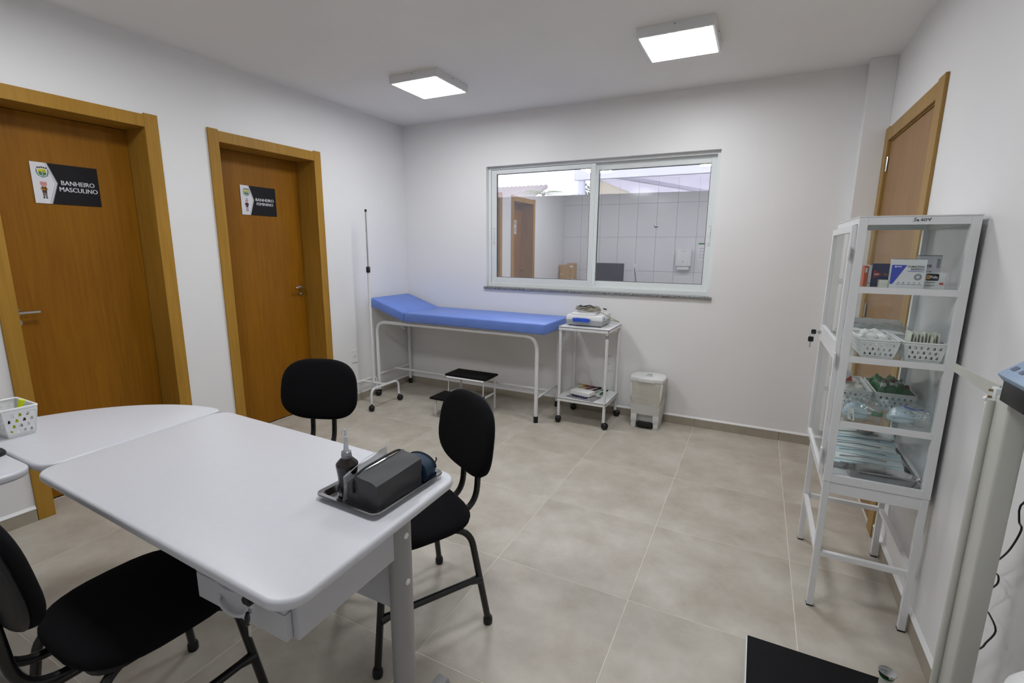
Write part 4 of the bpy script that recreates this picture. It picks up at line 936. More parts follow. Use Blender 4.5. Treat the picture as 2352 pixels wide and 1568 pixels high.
# second desk
d2 = thing('desk', 'grey side desk whose rounded corner shows at the left edge', 'desk', (1.0, -3.92, 0))
slab(shift(rrect(0.625, 0.93, 0.062, 8), 1.003, -3.452 - 0.465), ZT - 0.026, ZT, 'desk_top', d2)
for y in (-3.56, -4.27):
    m = MB(); m.prism([(u * 0.038, v * 0.027) for u, v in circ(1, 20)], frZ(1.003, y, 0), 0.03, ZT - 0.045); m.build('leg', 'desk_metal', d2, smooth=60)
    MB().box(0.74, 1.27, y - 0.022, y + 0.022, 0.0, 0.03).build('foot', 'desk_metal', d2, bevel=0.003)
    MB().box(0.76, 1.25, y - 0.018, y + 0.018, ZT - 0.05, ZT - 0.027).build('top_arm', 'desk_metal', d2, bevel=0.003)
MB().box(0.994, 1.012, -4.25, -3.58, 0.42, ZT - 0.05).build('modesty_panel', 'desk_edge', d2, smooth=0)
# monitor on it (seen mirrored)
mo = thing('monitor', 'black computer monitor on the side desk, mirrored in the window', 'monitor', (0.955, -4.12, ZT))
MB().box(0.715, 1.195, -4.125, -4.09, 0.865, 1.180).build('screen_case', 'black_plastic', mo, bevel=0.004)
MB().box(0.725, 1.185, -4.0899, -4.0895, 0.880, 1.170).build('screen', 'screen', mo, smooth=0)
MB().box(0.925, 0.985, -4.155, -4.125, ZT + 0.012, 1.02).build('stand', 'black_plastic', mo, bevel=0.004)
MB().box(0.83, 1.08, -4.22, -4.02, ZT, ZT + 0.012).build('stand_base', 'black_plastic', mo, bevel=0.004)
# mouse
t = thing('computer_mouse', 'black computer mouse at the left edge on the side desk', 'mouse', (1.105, -3.49, ZT))
vs, fs = pad(0.062, 0.10, 0.016, 2.3, 0.016, n=24)
MB().add([(u + 1.098, v - 3.500, n + ZT + 0.0005) for u, v, n in vs], fs).build('shell', 'black_plastic', t, smooth=60)
MB().cyl((1.098, -3.470, ZT + 0.0325), 0.004, 0.006, 10, 'x').build('scroll_wheel', 'grey_plastic', t)

# ================================================================== BASKETS
def basket(root, corners_b, corners_t, rowsn, colsn, mname='basket', hole=(0.5, 0.6), rim=0.006):
    # corners: four (x, y) bottom and top points, z from entries; walls with staggered holes
    Bp = [Vector(p) for p in corners_b]; Tp = [Vector(p) for p in corners_t]
    for i in range(4):
        a, b, c, d = Bp[i], Bp[(i + 1) % 4], Tp[(i + 1) % 4], Tp[i]
        m = MB(); nc = colsn[i % 2]
        def pt(u, v): return a.lerp(b, u).lerp(d.lerp(c, u), v)
        v0, v1 = 0.08, 0.86
        def quad(u0, u1, w0, w1): m.add([pt(u0, w0), pt(u1, w0), pt(u1, w1), pt(u0, w1)], [(0, 1, 2, 3)])
        quad(0, 1, 0, v0); quad(0, 1, v1, 1)
        for r in range(rowsn):
            w0 = v0 + (v1 - v0) * r / rowsn; w1 = v0 + (v1 - v0) * (r + 1) / rowsn
            cw = 0.92 / nc; off = 0.04 + (cw / 2 if r % 2 else 0); cnt = nc - (1 if r % 2 else 0)
            quad(0, off, w0, w1); quad(off + cw * cnt, 1, w0, w1)
            for k in range(cnt):
                u0 = off + cw * k; u1 = u0 + cw; hu = cw * hole[0] / 2; uc = (u0 + u1) / 2; dv = (w1 - w0) * (1 - hole[1]) / 2
                o4 = [pt(u0, w0), pt(u1, w0), pt(u1, w1), pt(u0, w1)]
                h4 = [pt(uc - hu, w0 + dv), pt(uc + hu, w0 + dv), pt(uc + hu * 0.55, w1 - dv), pt(uc - hu * 0.55, w1 - dv)]
                m.add(o4 + h4, [(0, 1, 5, 4), (1, 2, 6, 5), (2, 3, 7, 6), (3, 0, 4, 7)])
        m.build('basket_wall', mname, root, solid=0.0016, smooth=0)
    MB().add(Bp, [(0, 1, 2, 3)]).build('basket_floor', mname, root, solid=0.0016, smooth=0)
    MB().tube([p for p in fillet(Tp + [Tp[0]], 0.01)][:-1], rim * 0.55, 8, closed=True).build('rim', mname, root)
pb = thing('pen_basket', 'small white perforated basket holding pens on the corner table', 'basket', (0.87, -3.355, ZT))
z0 = ZT + 0.002; z1 = ZT + 0.104
basket(pb, [(0.945, -3.395, z0), (0.945, -3.322, z0), (0.795, -3.322, z0), (0.795, -3.395, z0)], [(0.957, -3.406, z1), (0.957, -3.309, z1), (0.783, -3.309, z1), (0.783, -3.406, z1)], 4, (4, 6), rim=0.008)
def stick(name, m, a, b, r, label, cat, grp=None, cap=None, flatw=None):
    t = thing(name, label, cat, a, grp)
    A, B = Vector(a), Vector(b)
    MB().tube([A, A.lerp(B, 0.62)], r, 10).build('barrel', m, t)
    MB().tube([A.lerp(B, 0.6), B], r * 1.12, 10).build('cap', cap or m, t)
stick('highlighter', 'highlighter', (0.915, -3.372, z0 + 0.008), (0.928, -3.338, z1 + 0.022), 0.008, 'bright yellow highlighter standing in the pen basket', 'highlighter')
stick('pen', 'red', (0.905, -3.345, z0 + 0.008), (0.925, -3.332, z1 - 0.035), 0.0045, 'red pen inside the pen basket', 'pen', 'pens in the basket', 'red')
stick('pen', 'black_plastic', (0.90, -3.375, z0 + 0.008), (0.930, -3.385, z1 - 0.028), 0.0045, 'black pen inside the pen basket', 'pen', 'pens in the basket', 'black_plastic')
t = thing('scissors', 'grey metal scissor handle leaning out of the pen basket', 'scissors', (0.90, -3.38, z0 + 0.008))
MB().hexa([(0.906, -3.387, z0 + 0.008), (0.918, -3.387, z0 + 0.008), (0.918, -3.383, z0 + 0.008), (0.906, -3.383, z0 + 0.008), (0.897, -3.402, z1 + 0.022), (0.906, -3.402, z1 + 0.022), (0.906, -3.396, z1 + 0.022), (0.897, -3.396, z1 + 0.022)]).build('blade', 'steel', t, bevel=0.001, smooth=0)

# ================================================================== TRAY AND CONTENTS
def rot2(px, py, a): c, s = math.cos(a), math.sin(a); return (px * c - py * s, px * s + py * c)
ta = math.radians(-2.5); tcx, tcy = 2.355, -3.055
tr = thing('steel_tray', 'rectangular stainless steel tray on the front desk', 'tray', (tcx, tcy, ZT))
m = MB(); n = 6
loops = [(0.190, 0.245, 0.012, ZT + 0.0008), (0.194, 0.250, 0.014, ZT + 0.004), (0.204, 0.260, 0.016, ZT + 0.016), (0.224, 0.282, 0.020, ZT + 0.018), (0.226, 0.284, 0.020, ZT + 0.015)]
vs = []; fs = []; k0 = 4 * (n + 1)
for w_, h_, r_, z_ in loops:
    for p in rrect(w_, h_, r_, n): q = rot2(p[0], p[1], ta); vs.append((tcx + q[0], tcy + q[1], z_))
for i in range(len(loops) - 1):
    for k in range(k0): fs.append((i * k0 + k, i * k0 + (k + 1) % k0, (i + 1) * k0 + (k + 1) % k0, (i + 1) * k0 + k))
fs.append(tuple(range(k0)))
m.add(vs, fs); m.build('tray_shell', 'steel', tr, solid=0.0012, smooth=40)
zt_ = ZT + 0.0030
bt = thing('antiseptic_bottle', 'dark brown antiseptic bottle with clear spout on the steel tray', 'bottle', (2.297, -3.128, zt_))
bc = (2.297, -3.128, zt_)
prof = [(0.026, 0), (0.0285, 0.003), (0.0285, 0.02), (0.0255, 0.045), (0.026, 0.055), (0.0295, 0.082), (0.030, 0.088), (0.0285, 0.092), (0.0145, 0.107), (0.0125, 0.110)]
MB().lathe(prof, bc, 32).build('bottle_body', 'bottle', bt)
cp_ = MB().lathe([(0.0142, 0.106), (0.0142, 0.116), (0.0132, 0.117), (0.0132, 0.124), (0.010, 0.1265)], bc, 28).build('screw_cap', 'cap_clear', bt)
MB().lathe([(0.0075, 0.126), (0.0058, 0.145), (0.0046, 0.160), (0.0056, 0.1605), (0.0056, 0.168), (0.0038, 0.169), (0.0032, 0.187), (0.003, 0.188)], bc, 18).build('spout', 'nozzle', bt)
MB().tube([(bc[0] - 0.004, bc[1] - 0.004, bc[2] + 0.165)] + [(bc[0] - 0.004 - 0.008 * math.sin(a), bc[1] - 0.002, bc[2] + 0.176 - 0.009 * math.cos(a)) for a in [PI * k / 8 for k in range(9)]], 0.0012, 6).build('cap_strap', 'nozzle', cp_)
# grey pouch
pc = thing('zip_pouch', 'charcoal grey boxy zip pouch lying on the steel tray', 'pouch', (2.388, -3.085, zt_))
m = MB(); nx, ny, nz = 6, 10, 6
px0, px1, py0, py1, pz1 = 2.336, 2.440, -3.170, -2.985, 0.094
def shell(name, x0, x1, y0, y1, z0, h, roof, mats, parent, wob=0.003, seed=1):
    bm = bmesh.new(); bmesh.ops.create_cube(bm, size=1)
    bmesh.ops.subdivide_edges(bm, edges=bm.edges[:], cuts=7, use_grid_fill=True)
    rnd = random.Random(seed); ph = [rnd.uniform(0, 6) for _ in range(6)]
    for v in bm.verts:
        u, w2, s = v.co.x + 0.5, v.co.y + 0.5, v.co.z + 0.5
        x = x0 + (x1 - x0) * u; y = y0 + (y1 - y0) * w2
        hh = h * (1 - (0.20 * (u - 0.36) / 0.64 if u > 0.36 else 0.34 * (0.36 - u) / 0.36)) * (1 - 0.05 * (1 - w2))
        z = z0 + hh * s
        k = wob * math.sin(9 * u + ph[0] + 5 * s) * math.sin(7 * w2 + ph[1] + 4 * s)
        x += k * (1 if 0 < u < 1 else 0.8); y += wob * 0.8 * math.sin(8 * u + ph[2] + 6 * s); z += (k * 1.0 if s > 0 else 0)
        v.co = Vector((x, y, max(z, z0))) - wloc(parent)
    me = bpy.data.meshes.new(name); bm.to_mesh(me); bm.free(); me.materials.append(M[mats]); me.shade_smooth(); me.set_sharp_from_angle(angle=math.radians(48))
    o = bpy.data.objects.new(name, me); COL.objects.link(o); o.parent = parent; return o
shell('pouch_body', px0, px1, py0, py1, zt_, pz1, 0.55, 'pouch', pc, 0.0022, 3)
xm_ = px0 + (px1 - px0) * 0.34
zp = [(xm_ - 0.010, py0 - 0.0025, zt_ + 0.038), (xm_ - 0.009, py0 - 0.002, zt_ + 0.070), (xm_ - 0.004, py0 + 0.022, zt_ + pz1 - 0.003), (xm_, (py0 + py1) / 2, zt_ + pz1 + 0.003), (xm_, py1 - 0.02, zt_ + pz1 + 0.0015), (xm_, py1 + 0.001, zt_ + 0.082)]
MB().tube(spline(zp, 5), 0.0034, 8).build('zipper', 'zipper', pc)
# clear zip bag behind it
cb = thing('clear_bag', 'clear plastic zip bag standing between the bottle and grey pouch', 'bag', (2.325, -3.08, zt_))
m = MB(); vs = []; fs = []; nx, nz = 14, 10
for sd in (0, 1):
    for j in range(nz + 1):
        for i in range(nx + 1):
            u, v = i / nx, j / nz
            b = 0.011 * math.sin(PI * u) * math.sin(PI * min(1, v * 1.15)) * (1 if sd else -0.6)
            vs.append((2.318 + b + 0.008 * v + 0.004 * math.sin(7 * u + 3 * v), -3.172 + 0.175 * u, zt_ + 0.001 + (0.074 + 0.026 * u) * v + 0.002 * math.sin(9 * u) * v))
for sd in (0, 1):
    o0 = sd * (nx + 1) * (nz + 1)
    for j in range(nz):
        for i in range(nx): q = (o0 + j * (nx + 1) + i, o0 + j * (nx + 1) + i + 1, o0 + (j + 1) * (nx + 1) + i + 1, o0 + (j + 1) * (nx + 1) + i); fs.append(q if sd else q[::-1])
m.add(vs, fs); m.build('bag_film', 'bag', cb, smooth=60)
MB().tube([(2.327, -3.168, zt_ + 0.073), (2.329, -3.09, zt_ + 0.095), (2.328, -3.00, zt_ + 0.099)], 0.0012, 6).build('zip_strip', 'bag', cb)
# navy case
nv = thing('navy_case', 'small rounded navy blue zip case behind the grey pouch', 'case', (2.415, -2.96, zt_))
m = MB(); m.prism([(-0.052, 0), (0.052, 0), (0.054, 0.03)] + [(0.054 * math.cos(a), 0.030 + 0.036 * math.sin(a)) for a in [PI * k / 12 for k in range(1, 12)]] + [(-0.054, 0.03)], FR((2.400, -2.978, zt_), (1, 0, 0), (0, 0, 1), (0, 1, 0)), 0, 0.046)
m.build('case_body', 'navy', nv, bevel=0.004, smooth=40)
MB().tube([(2.400 + 0.055 * math.cos(a), -2.934, zt_ + 0.030 + 0.037 * math.sin(a)) for a in [PI * k / 12 for k in range(0, 13)]], 0.0022, 6).build('zipper', 'zipper', nv)
MB().tube([(2.448, -2.932, zt_ + 0.040), (2.455, -2.930, zt_ + 0.055), (2.452, -2.930, zt_ + 0.060)], 0.0022, 6).build('zip_pull', 'zipper', nv)

# ================================================================== GLASS CABINET
cb = thing('glass_cabinet', 'white metal medicine cabinet with glass sides on tall legs by the right wall', 'cabinet', (3.725, -1.67, 0))
gx0, gx1, gy0, gy1 = 3.560, 3.886, -1.938, -1.398
zb0, zb1 = 0.548, 1.542; pw = 0.026
shz = [1.296, 1.042, 0.793]
for (x, y) in ((gx0, gy0), (gx1 - pw, gy0), (gx0, gy1 - pw), (gx1 - pw, gy1 - pw)):
    MB().box(x, x + pw, y, y + pw, zb0, zb1).build('corner_post', 'white_metal', cb, bevel=0.001, smooth=0)
def rails(z0, z1, nm):
    m = MB(); t = 0.012
    m.box(gx0 + pw, gx1 - pw, gy0, gy0 + t, z0, z1).build(nm, 'white_metal', cb, smooth=0)
    MB().box(gx0 + pw, gx1 - pw, gy1 - t, gy1, z0, z1).build(nm, 'white_metal', cb, smooth=0)
    MB().box(gx1 - t, gx1, gy0 + pw, gy1 - pw, z0, z1).build(nm, 'white_metal', cb, smooth=0)
rails(zb1 - 0.030, zb1 - 0.003, 'top_rail'); rails(zb0, zb0 + 0.030, 'bottom_rail')
MB().box(gx0, gx0 + 0.012, gy0 + pw, gy1 - pw, zb1 - 0.025, zb1 - 0.003).build('top_rail', 'white_metal', cb, smooth=0)
MB().box(gx0, gx0 + 0.012, gy0 + pw, gy1 - pw, zb0, zb0 + 0.016).build('bottom_rail', 'white_metal', cb, smooth=0)
MB().box(gx0 - 0.002, gx1 + 0.002, gy0 - 0.002, gy1 + 0.002, zb1 - 0.003, zb1 + 0.0).build('top_panel', 'white_metal', cb, smooth=0)
MB().box(gx0 + 0.004, gx1 - 0.004, gy0 + 0.004, gy1 - 0.004, zb0 + 0.003, zb0 + 0.010).build('bottom_panel', 'white_metal', cb, smooth=0)
for z in shz:
    for y in (gy0, gy1 - 0.010): MB().box(gx0 + pw, gx1 - pw, y, y + 0.010, z - 0.020, z + 0.002).build('shelf_rail', 'white_metal', cb, smooth=0)
    MB().box(gx0 + 0.016, gx1 - 0.008, gy0 + 0.012, gy1 - 0.012, z - 0.006, z).build('glass_shelf', 'glass', cb, smooth=0)
g = 0.0025
MB().box(gx0 + 0.02, gx1 - 0.02, gy0 + 0.013, gy0 + 0.013 + g, zb0 + 0.012, zb1 - 0.006).build('end_pane', 'glass', cb, smooth=0)
MB().box(gx0 + 0.02, gx1 - 0.02, gy1 - 0.013 - g, gy1 - 0.013, zb0 + 0.012, zb1 - 0.006).build('end_pane', 'glass', cb, smooth=0)
MB().box(gx1 - 0.006, gx1 - 0.006 + g, gy0 + 0.02, gy1 - 0.02, zb0 + 0.012, zb1 - 0.006).build('rear_panel', 'panel_metal', cb, smooth=0)
# door on the front (left) side
dx = gx0 - 0.016
dm = MB(); f_ = 0.024; dy0, dy1, dz0, dz1 = gy0 + 0.024, gy1 - 0.004, zb0 + 0.018, zb1 - 0.030
dm.box(dx, dx + 0.015, dy0, dy0 + f_, dz0, dz1).box(dx, dx + 0.015, dy1 - f_, dy1, dz0, dz1).box(dx, dx + 0.015, dy0 + f_, dy1 - f_, dz1 - f_, dz1).box(dx, dx + 0.015, dy0 + f_, dy1 - f_, dz0, dz0 + f_)
dr = dm.build('door', 'white_metal', cb, bevel=0.001, smooth=0)
zk = 1.062
MB().box(dx, dx + 0.015, dy0 + f_, dy1 - f_, zk - 0.042, zk + 0.026).build('lock_panel', 'white_metal', dr, smooth=0)
MB().box(dx + 0.006, dx + 0.009, dy0 + f_ - 0.004, dy1 - f_ + 0.004, zk + 0.024, dz1 - f_ + 0.004).build('pane', 'glass', dr, smooth=0)
MB().box(dx + 0.006, dx + 0.009, dy0 + f_ - 0.004, dy1 - f_ + 0.004, dz0 + f_ - 0.004, zk - 0.040).build('pane', 'glass', dr, smooth=0)
for z in (1.42, 1.03, 0.655): MB().box(dx - 0.004, dx + 0.002, gy0 + 0.004, gy0 + 0.030, z - 0.022, z + 0.022).build('hinge', 'white_metal', dr, bevel=0.001, smooth=0)
MB().cyl((dx - 0.006, dy1 - 0.045, zk - 0.006), 0.008, 0.014, 14, 'x').build('lock', 'chrome', dr)
kk = thing('cabinet_keys', 'black-headed keys hanging from the glass cabinet lock', 'keys', (dx - 0.03, dy1 - 0.045, zk - 0.05))
ky_ = dy1 - 0.045
MB().prism(rrect(0.020, 0.022, 0.006), FR((dx - 0.030, ky_, zk - 0.006), (1, 0, 0), (0, 0, 1), (0, -1, 0)), -0.003, 0.003).build('key_head', 'black_plastic', kk, bevel=0.001)
MB().box(dx - 0.022, dx - 0.004, ky_ - 0.001, ky_ + 0.001, zk - 0.009, zk - 0.003).build('key_blade', 'chrome', kk, smooth=0)
MB().tube([(dx - 0.036 + 0.008 * math.cos(a), ky_ - 0.003, zk - 0.020 + 0.010 * math.sin(a)) for a in [2 * PI * k / 12 for k in range(12)]], 0.0009, 5, closed=True).build('key_ring', 'chrome', kk)
MB().prism(rrect(0.022, 0.024, 0.005), FR((dx - 0.038, ky_ - 0.004, zk - 0.040), (1, 0, 0), (0, 0, 1), (0, -1, 0)), -0.003, 0.003).build('key_head', 'black_plastic', kk, bevel=0.001)
MB().box(dx - 0.042, dx - 0.036, ky_ - 0.005, ky_ - 0.003, zk - 0.080, zk - 0.052).build('key_blade', 'chrome', kk, smooth=0)
# stand: legs flare slightly beneath the box
sm = 0.022
for sx, sy in ((0, 0), (1, 0), (0, 1), (1, 1)):
    xt = gx0 + 0.002 if not sx else gx1 - 0.002 - sm; yt = gy0 + 0.002 if not sy else gy1 - 0.002 - sm; xb = xt; yb = yt
    MB().hexa([(xb, yb, 0), (xb + sm, yb, 0), (xb + sm, yb + sm, 0), (xb, yb + sm, 0), (xt, yt, zb0), (xt + sm, yt, zb0), (xt + sm, yt + sm, zb0), (xt, yt + sm, zb0)]).build('leg', 'white_metal', cb, bevel=0.001, smooth=0)
    MB().box(xb - 0.001, xb + sm + 0.001, yb - 0.001, yb + sm + 0.001, 0.0, 0.006).build('foot_cap', 'black_plastic', cb, smooth=0)
for z in (0.524, 0.240):
    for y in (gy0 + 0.003, gy1 - 0.003 - 0.018): MB().box(gx0 + 0.02, gx1 - 0.02, y, y + 0.018, z - 0.022 if z > 0.4 else z - 0.010, z + 0.022 if z > 0.4 else z + 0.010).build('stand_rail', 'white_metal', cb, smooth=0)
    for x in (gx0 + 0.003, gx1 - 0.021): MB().box(x, x + 0.018, gy0 + 0.02, gy1 - 0.02, z - 0.022 if z > 0.4 else z - 0.010, z + 0.022 if z > 0.4 else z + 0.010).build('stand_rail', 'white_metal', cb, smooth=0)
hw = frY(gx0 + 0.150, gy0 - 0.0008, zb1 - 0.021); hm_ = MB()
for st in ([(9, 13), (5, 13.5), (2, 11.5), (3.5, 8.5), (6, 6), (4, 3), (0, 2.2)], [(13, 8), (10, 7), (9.3, 4), (11.5, 2), (14, 4), (14, 8), (13.6, 4), (16, 2.2)], [(27, 13), (23.5, 9.5), (22, 5.5), (24, 2.5), (27.5, 4), (26.5, 7), (23, 6)], [(34, 12), (31, 9), (31, 4), (34, 2.5), (37, 5), (37, 10), (34, 12)], [(42, 12.5), (41.5, 8), (44, 7), (48, 8.5)], [(50, 13.5), (47.5, 8), (45.5, 1.5)]):
    hm_.tube(spline([hw[0] + hw[1] * (a * 0.00092) + hw[2] * (b * 0.00092) for a, b in st], 4), 0.0008, 6)
hm_.build('handwritten_mark', 'ink', cb)

# ---- top shelf: boxes
z1_ = shz[0] + 0.0005
def pbox(name, label, x0, x1, y0, y1, z0, h, base, grp='medicine boxes on the top glass shelf'):
    t = thing(name, label, 'box', ((x0 + x1) / 2, (y0 + y1) / 2, z0), grp)
    MB().box(x0, x1, y0, y1, z0, z0 + h).build('carton', base, t, bevel=0.0006, seg=1, smooth=0)
    return t, frY(x0, y0 - 0.0002, z0)
t, fr = pbox('dressing_box', 'white and blue box reading CURATIVO ADESIVO on the top shelf', 3.676, 3.772, -1.912, -1.882, z1_, 0.100, 'box_white')
MB().prism([(0, 0.014), (0.008, 0.014), (0.042, 0.080), (0, 0.080)], fr, 0, 0.0005).build('blue_band', 'box_blue', t, smooth=0)
MB().box(3.676, 3.772, -1.912, -1.882, z1_ + 0.100, z1_ + 0.1008).build('top_flap', 'box_navy', t, smooth=0)
text('CURATIVO', 0.0092, 'ink', t, 'lettering', fr, 0.090, 0.072, 0.0006, bold=0.0001, align='RIGHT'); text('ADESIVO', 0.0092, 'ink', t, 'lettering', fr, 0.090, 0.063, 0.0006, bold=0.0001, align='RIGHT')
MB().prism([(0.045, 0.0585), (0.090, 0.0575), (0.090, 0.0590), (0.045, 0.0600)], fr, 0, 0.0005).build('subtitle_line', 'box_blue', t, smooth=0)
MB().prism(circ(0.011, 20, 0.076, 0.040), fr, 0, 0.0005).build('plaster_picture', 'grey_ink', t, smooth=0)
MB().prism(circ(0.0055, 16, 0.076, 0.040), fr, 0.0005, 0.0008).build('plaster_centre', 'box_grey', t, smooth=0)
MB().prism(circ(0.003, 12, 0.011, 0.074), fr, 0.0005, 0.0009).prism([(0.016, 0.073), (0.027, 0.073), (0.027, 0.076), (0.016, 0.076)], fr, 0.0005, 0.0009).build('brand_mark', 'box_white', t, smooth=0)
for k in range(5): MB().prism(circ(0.0017, 8, 0.024 + 0.0148 * k, 0.020), fr, 0, 0.0005).prism([(0.018 + 0.0148 * k, 0.0135), (0.030 + 0.0148 * k, 0.0135), (0.030 + 0.0148 * k, 0.0145), (0.018 + 0.0148 * k, 0.0145)], fr, 0, 0.0005).build('icon_print', 'ink', t, smooth=0)
t, fr = pbox('tape_box', 'pale grey tape box reading Pele at the right of the top shelf', 3.776, 3.834, -1.890, -1.845, z1_, 0.056, 'box_white')
MB().prism(shift(rrect(0.035, 0.024, 0.005), 0.021, 0.040), fr, 0, 0.0005).build('logo_field', 'sign_black', t, smooth=0)
MB().prism(circ(0.006, 14, 0.0095, 0.040, 0.008), fr, 0.0005, 0.0008).build('logo_spot', 'shirt', t, smooth=0)
text('Pele', 0.012, 'box_white', t, 'lettering', fr, 0.0145, 0.0365, 0.0009, bold=0.0003)
text('imporosa', 0.0072, 'ink', t, 'lettering', fr, 0.003, 0.020, 0.0006); text('ALERGICA', 0.0058, 'ink', t, 'lettering', fr, 0.003, 0.010, 0.0006)
MB().prism([(0.040, 0.016), (0.052, 0.014), (0.053, 0.021), (0.043, 0.023)], fr, 0, 0.0005).build('print_spot', 'red_pack', t, smooth=0)
t, fr = pbox('plaster_box', 'tall pale box reading ex behind the Pele tape box', 3.772, 3.832, -1.825, -1.770, z1_, 0.112, 'box_grey')
MB().box(3.772, 3.832, -1.825, -1.770, z1_ + 0.112, z1_ + 0.1135).build('top_flap', 'box_navy', t, smooth=0)
text('ex', 0.021, 'ink', t, 'lettering', fr, 0.014, 0.072, 0.0006, bold=0.0004); text('apo', 0.021, 'ink', t, 'lettering', fr, 0.006, 0.048, 0.0006, bold=0.0006)
MB().prism([(0.004, 0.076), (0.010, 0.079), (0.004, 0.083)], fr, 0, 0.0005).build('arrow_print', 'red', t, smooth=0)
MB().prism([(0.047, 0.070), (0.056, 0.070), (0.056, 0.102), (0.047, 0.102)], fr, 0, 0.0005).build('barcode', 'grey_ink', t, smooth=0)
t, fr = pbox('syringe_box', 'navy box with red triangle behind the dressing box', 3.631, 3.760, -1.862, -1.822, z1_, 0.082, 'box_navy')
MB().prism([(0.004, 0.030), (0.030, 0.044), (0.004, 0.060)], fr, 0, 0.0005).build('red_triangle', 'box_red', t, smooth=0)
MB().prism([(0.006, 0.042), (0.020, 0.042), (0.020, 0.046), (0.006, 0.046)], fr, 0.0005, 0.0008).build('triangle_text', 'box_white', t, smooth=0)
text('M', 0.014, 'shirt', t, 'lettering', fr, 0.034, 0.038, 0.0006)
t, fr = pbox('needle_box', 'slim orange and white box at the left end of the top shelf', 3.606, 3.616, -1.872, -1.820, z1_, 0.074, 'box_orange')
MB().prism([(0.002, 0.050), (0.008, 0.050), (0.008, 0.066), (0.002, 0.066)], fr, 0, 0.0005).build('label_patch', 'box_white', t, smooth=0)
t, fr = pbox('leaflet_box', 'thin white box beside the slim orange box', 3.618, 3.628, -1.868, -1.822, z1_, 0.076, 'box_white')
MB().prism([(0.002, 0.010), (0.008, 0.010), (0.008, 0.014), (0.002, 0.014)], fr, 0, 0.0005).build('print_line', 'grey_ink', t, smooth=0)
t, fr = pbox('cream_box', 'small cream box at the foot of the dressing box', 3.650, 3.6745, -1.900, -1.866, z1_, 0.026, 'cream_paper')
MB().prism([(0.003, 0.010), (0.021, 0.010), (0.021, 0.012), (0.003, 0.012)], fr, 0, 0.0004).build('print_line', 'box_grey', t, smooth=0)

# ---- second shelf: baskets
z2 = shz[1] + 0.0005
def cab_basket(label, x0, x1, y0, y1, z, h, grp='white perforated baskets in the glass cabinet', fl_=0.012):
    t = thing('storage_basket', label, 'basket', ((x0 + x1) / 2, (y0 + y1) / 2, z), grp)
    basket(t, [(x0, y0, z + 0.001), (x1, y0, z + 0.001), (x1, y1, z + 0.001), (x0, y1, z + 0.001)], [(x0 - fl_, y0 - fl_, z + h), (x1 + fl_, y0 - fl_, z + h), (x1 + fl_, y1 + fl_, z + h), (x0 - fl_, y1 + fl_, z + h)], 3, (6, 10))
    return t
bk1 = cab_basket('white perforated basket heaped with cotton balls on the second shelf', 3.627, 3.722, -1.905, -1.700, z2, 0.066)
bk2 = cab_basket('white perforated basket of paper packets on the second shelf', 3.757, 3.852, -1.905, -1.740, z2, 0.066)
rnd = random.Random(5)
def blob(name, m, c, r, label, cat, grp, sq=0.85, am=0.12):
    bm = bmesh.new(); bmesh.ops.create_icosphere(bm, subdivisions=3, radius=1)
    ph = rnd.uniform(0, 6)
    for v in bm.verts:
        k = 1 + am * math.sin(4 * v.co.x + ph) * math.cos(5 * v.co.y + ph * 2) + am * 0.5 * math.sin(9 * v.co.z + ph)
        v.co = Vector((v.co.x * r * k, v.co.y * r * k, v.co.z * r * k * sq)) 
    me = bpy.data.meshes.new(name); bm.to_mesh(me); bm.free(); me.materials.append(M[m]); me.shade_smooth()
    o = bpy.data.objects.new(name, me); COL.objects.link(o); o.location = c; return tag(o, label, cat, grp)
k = 0
for lay, (z, cols, rw) in enumerate(((z2 + 0.020, 3, 6), (z2 + 0.046, 3, 6), (z2 + 0.068, 2, 5))):
    for i in range(cols):
        for j in range(rw):
            x = 3.675 + (i - (cols - 1) / 2) * 0.0315 + rnd.uniform(-.003, .003); y = -1.802 + (j - (rw - 1) / 2) * 0.0335 + rnd.uniform(-.003, .003)
            blob('cotton_ball', 'cotton', (x, y, z + rnd.uniform(-.003, .003)), 0.0165, 'white cotton ball heaped in the left basket on the second shelf', 'cotton ball', 'cotton balls in the basket')
for k in range(9):
    x = 3.766 + 0.0102 * k; tl = 0.12 - 0.03 * k
    t = thing('gauze_packet', 'cream paper packet standing in the right basket on the second shelf', 'packet', (x, -1.86, z2 + 0.004), 'paper packets in the basket')
    q = MB(); q.xf = Matrix.Translation((x, -1.845 + rnd.uniform(-.02, .01), z2 + 0.006)) @ Matrix.Rotation(0.04, 4, 'Z') @ Matrix.Rotation(tl * 0.35, 4, 'Y')
    hh = rnd.uniform(0.078, 0.098)
    q.hexa([(-0.0018, -0.030, 0), (0.0018, -0.030, 0), (0.0018, 0.030, 0), (-0.0018, 0.030, 0), (-0.0012, -0.030, hh), (0.0012, -0.030, hh), (0.0012, 0.030, hh), (-0.0012, 0.030, hh)])
    q.build('packet_sleeve', 'cream_paper', t, smooth=0)
    q2 = MB(); q2.xf = q.xf; q2.box(0.0019, 0.0022, -0.02, 0.02, 0.03, 0.04); q2.build('printed_strip', 'box_grey', t, smooth=0)
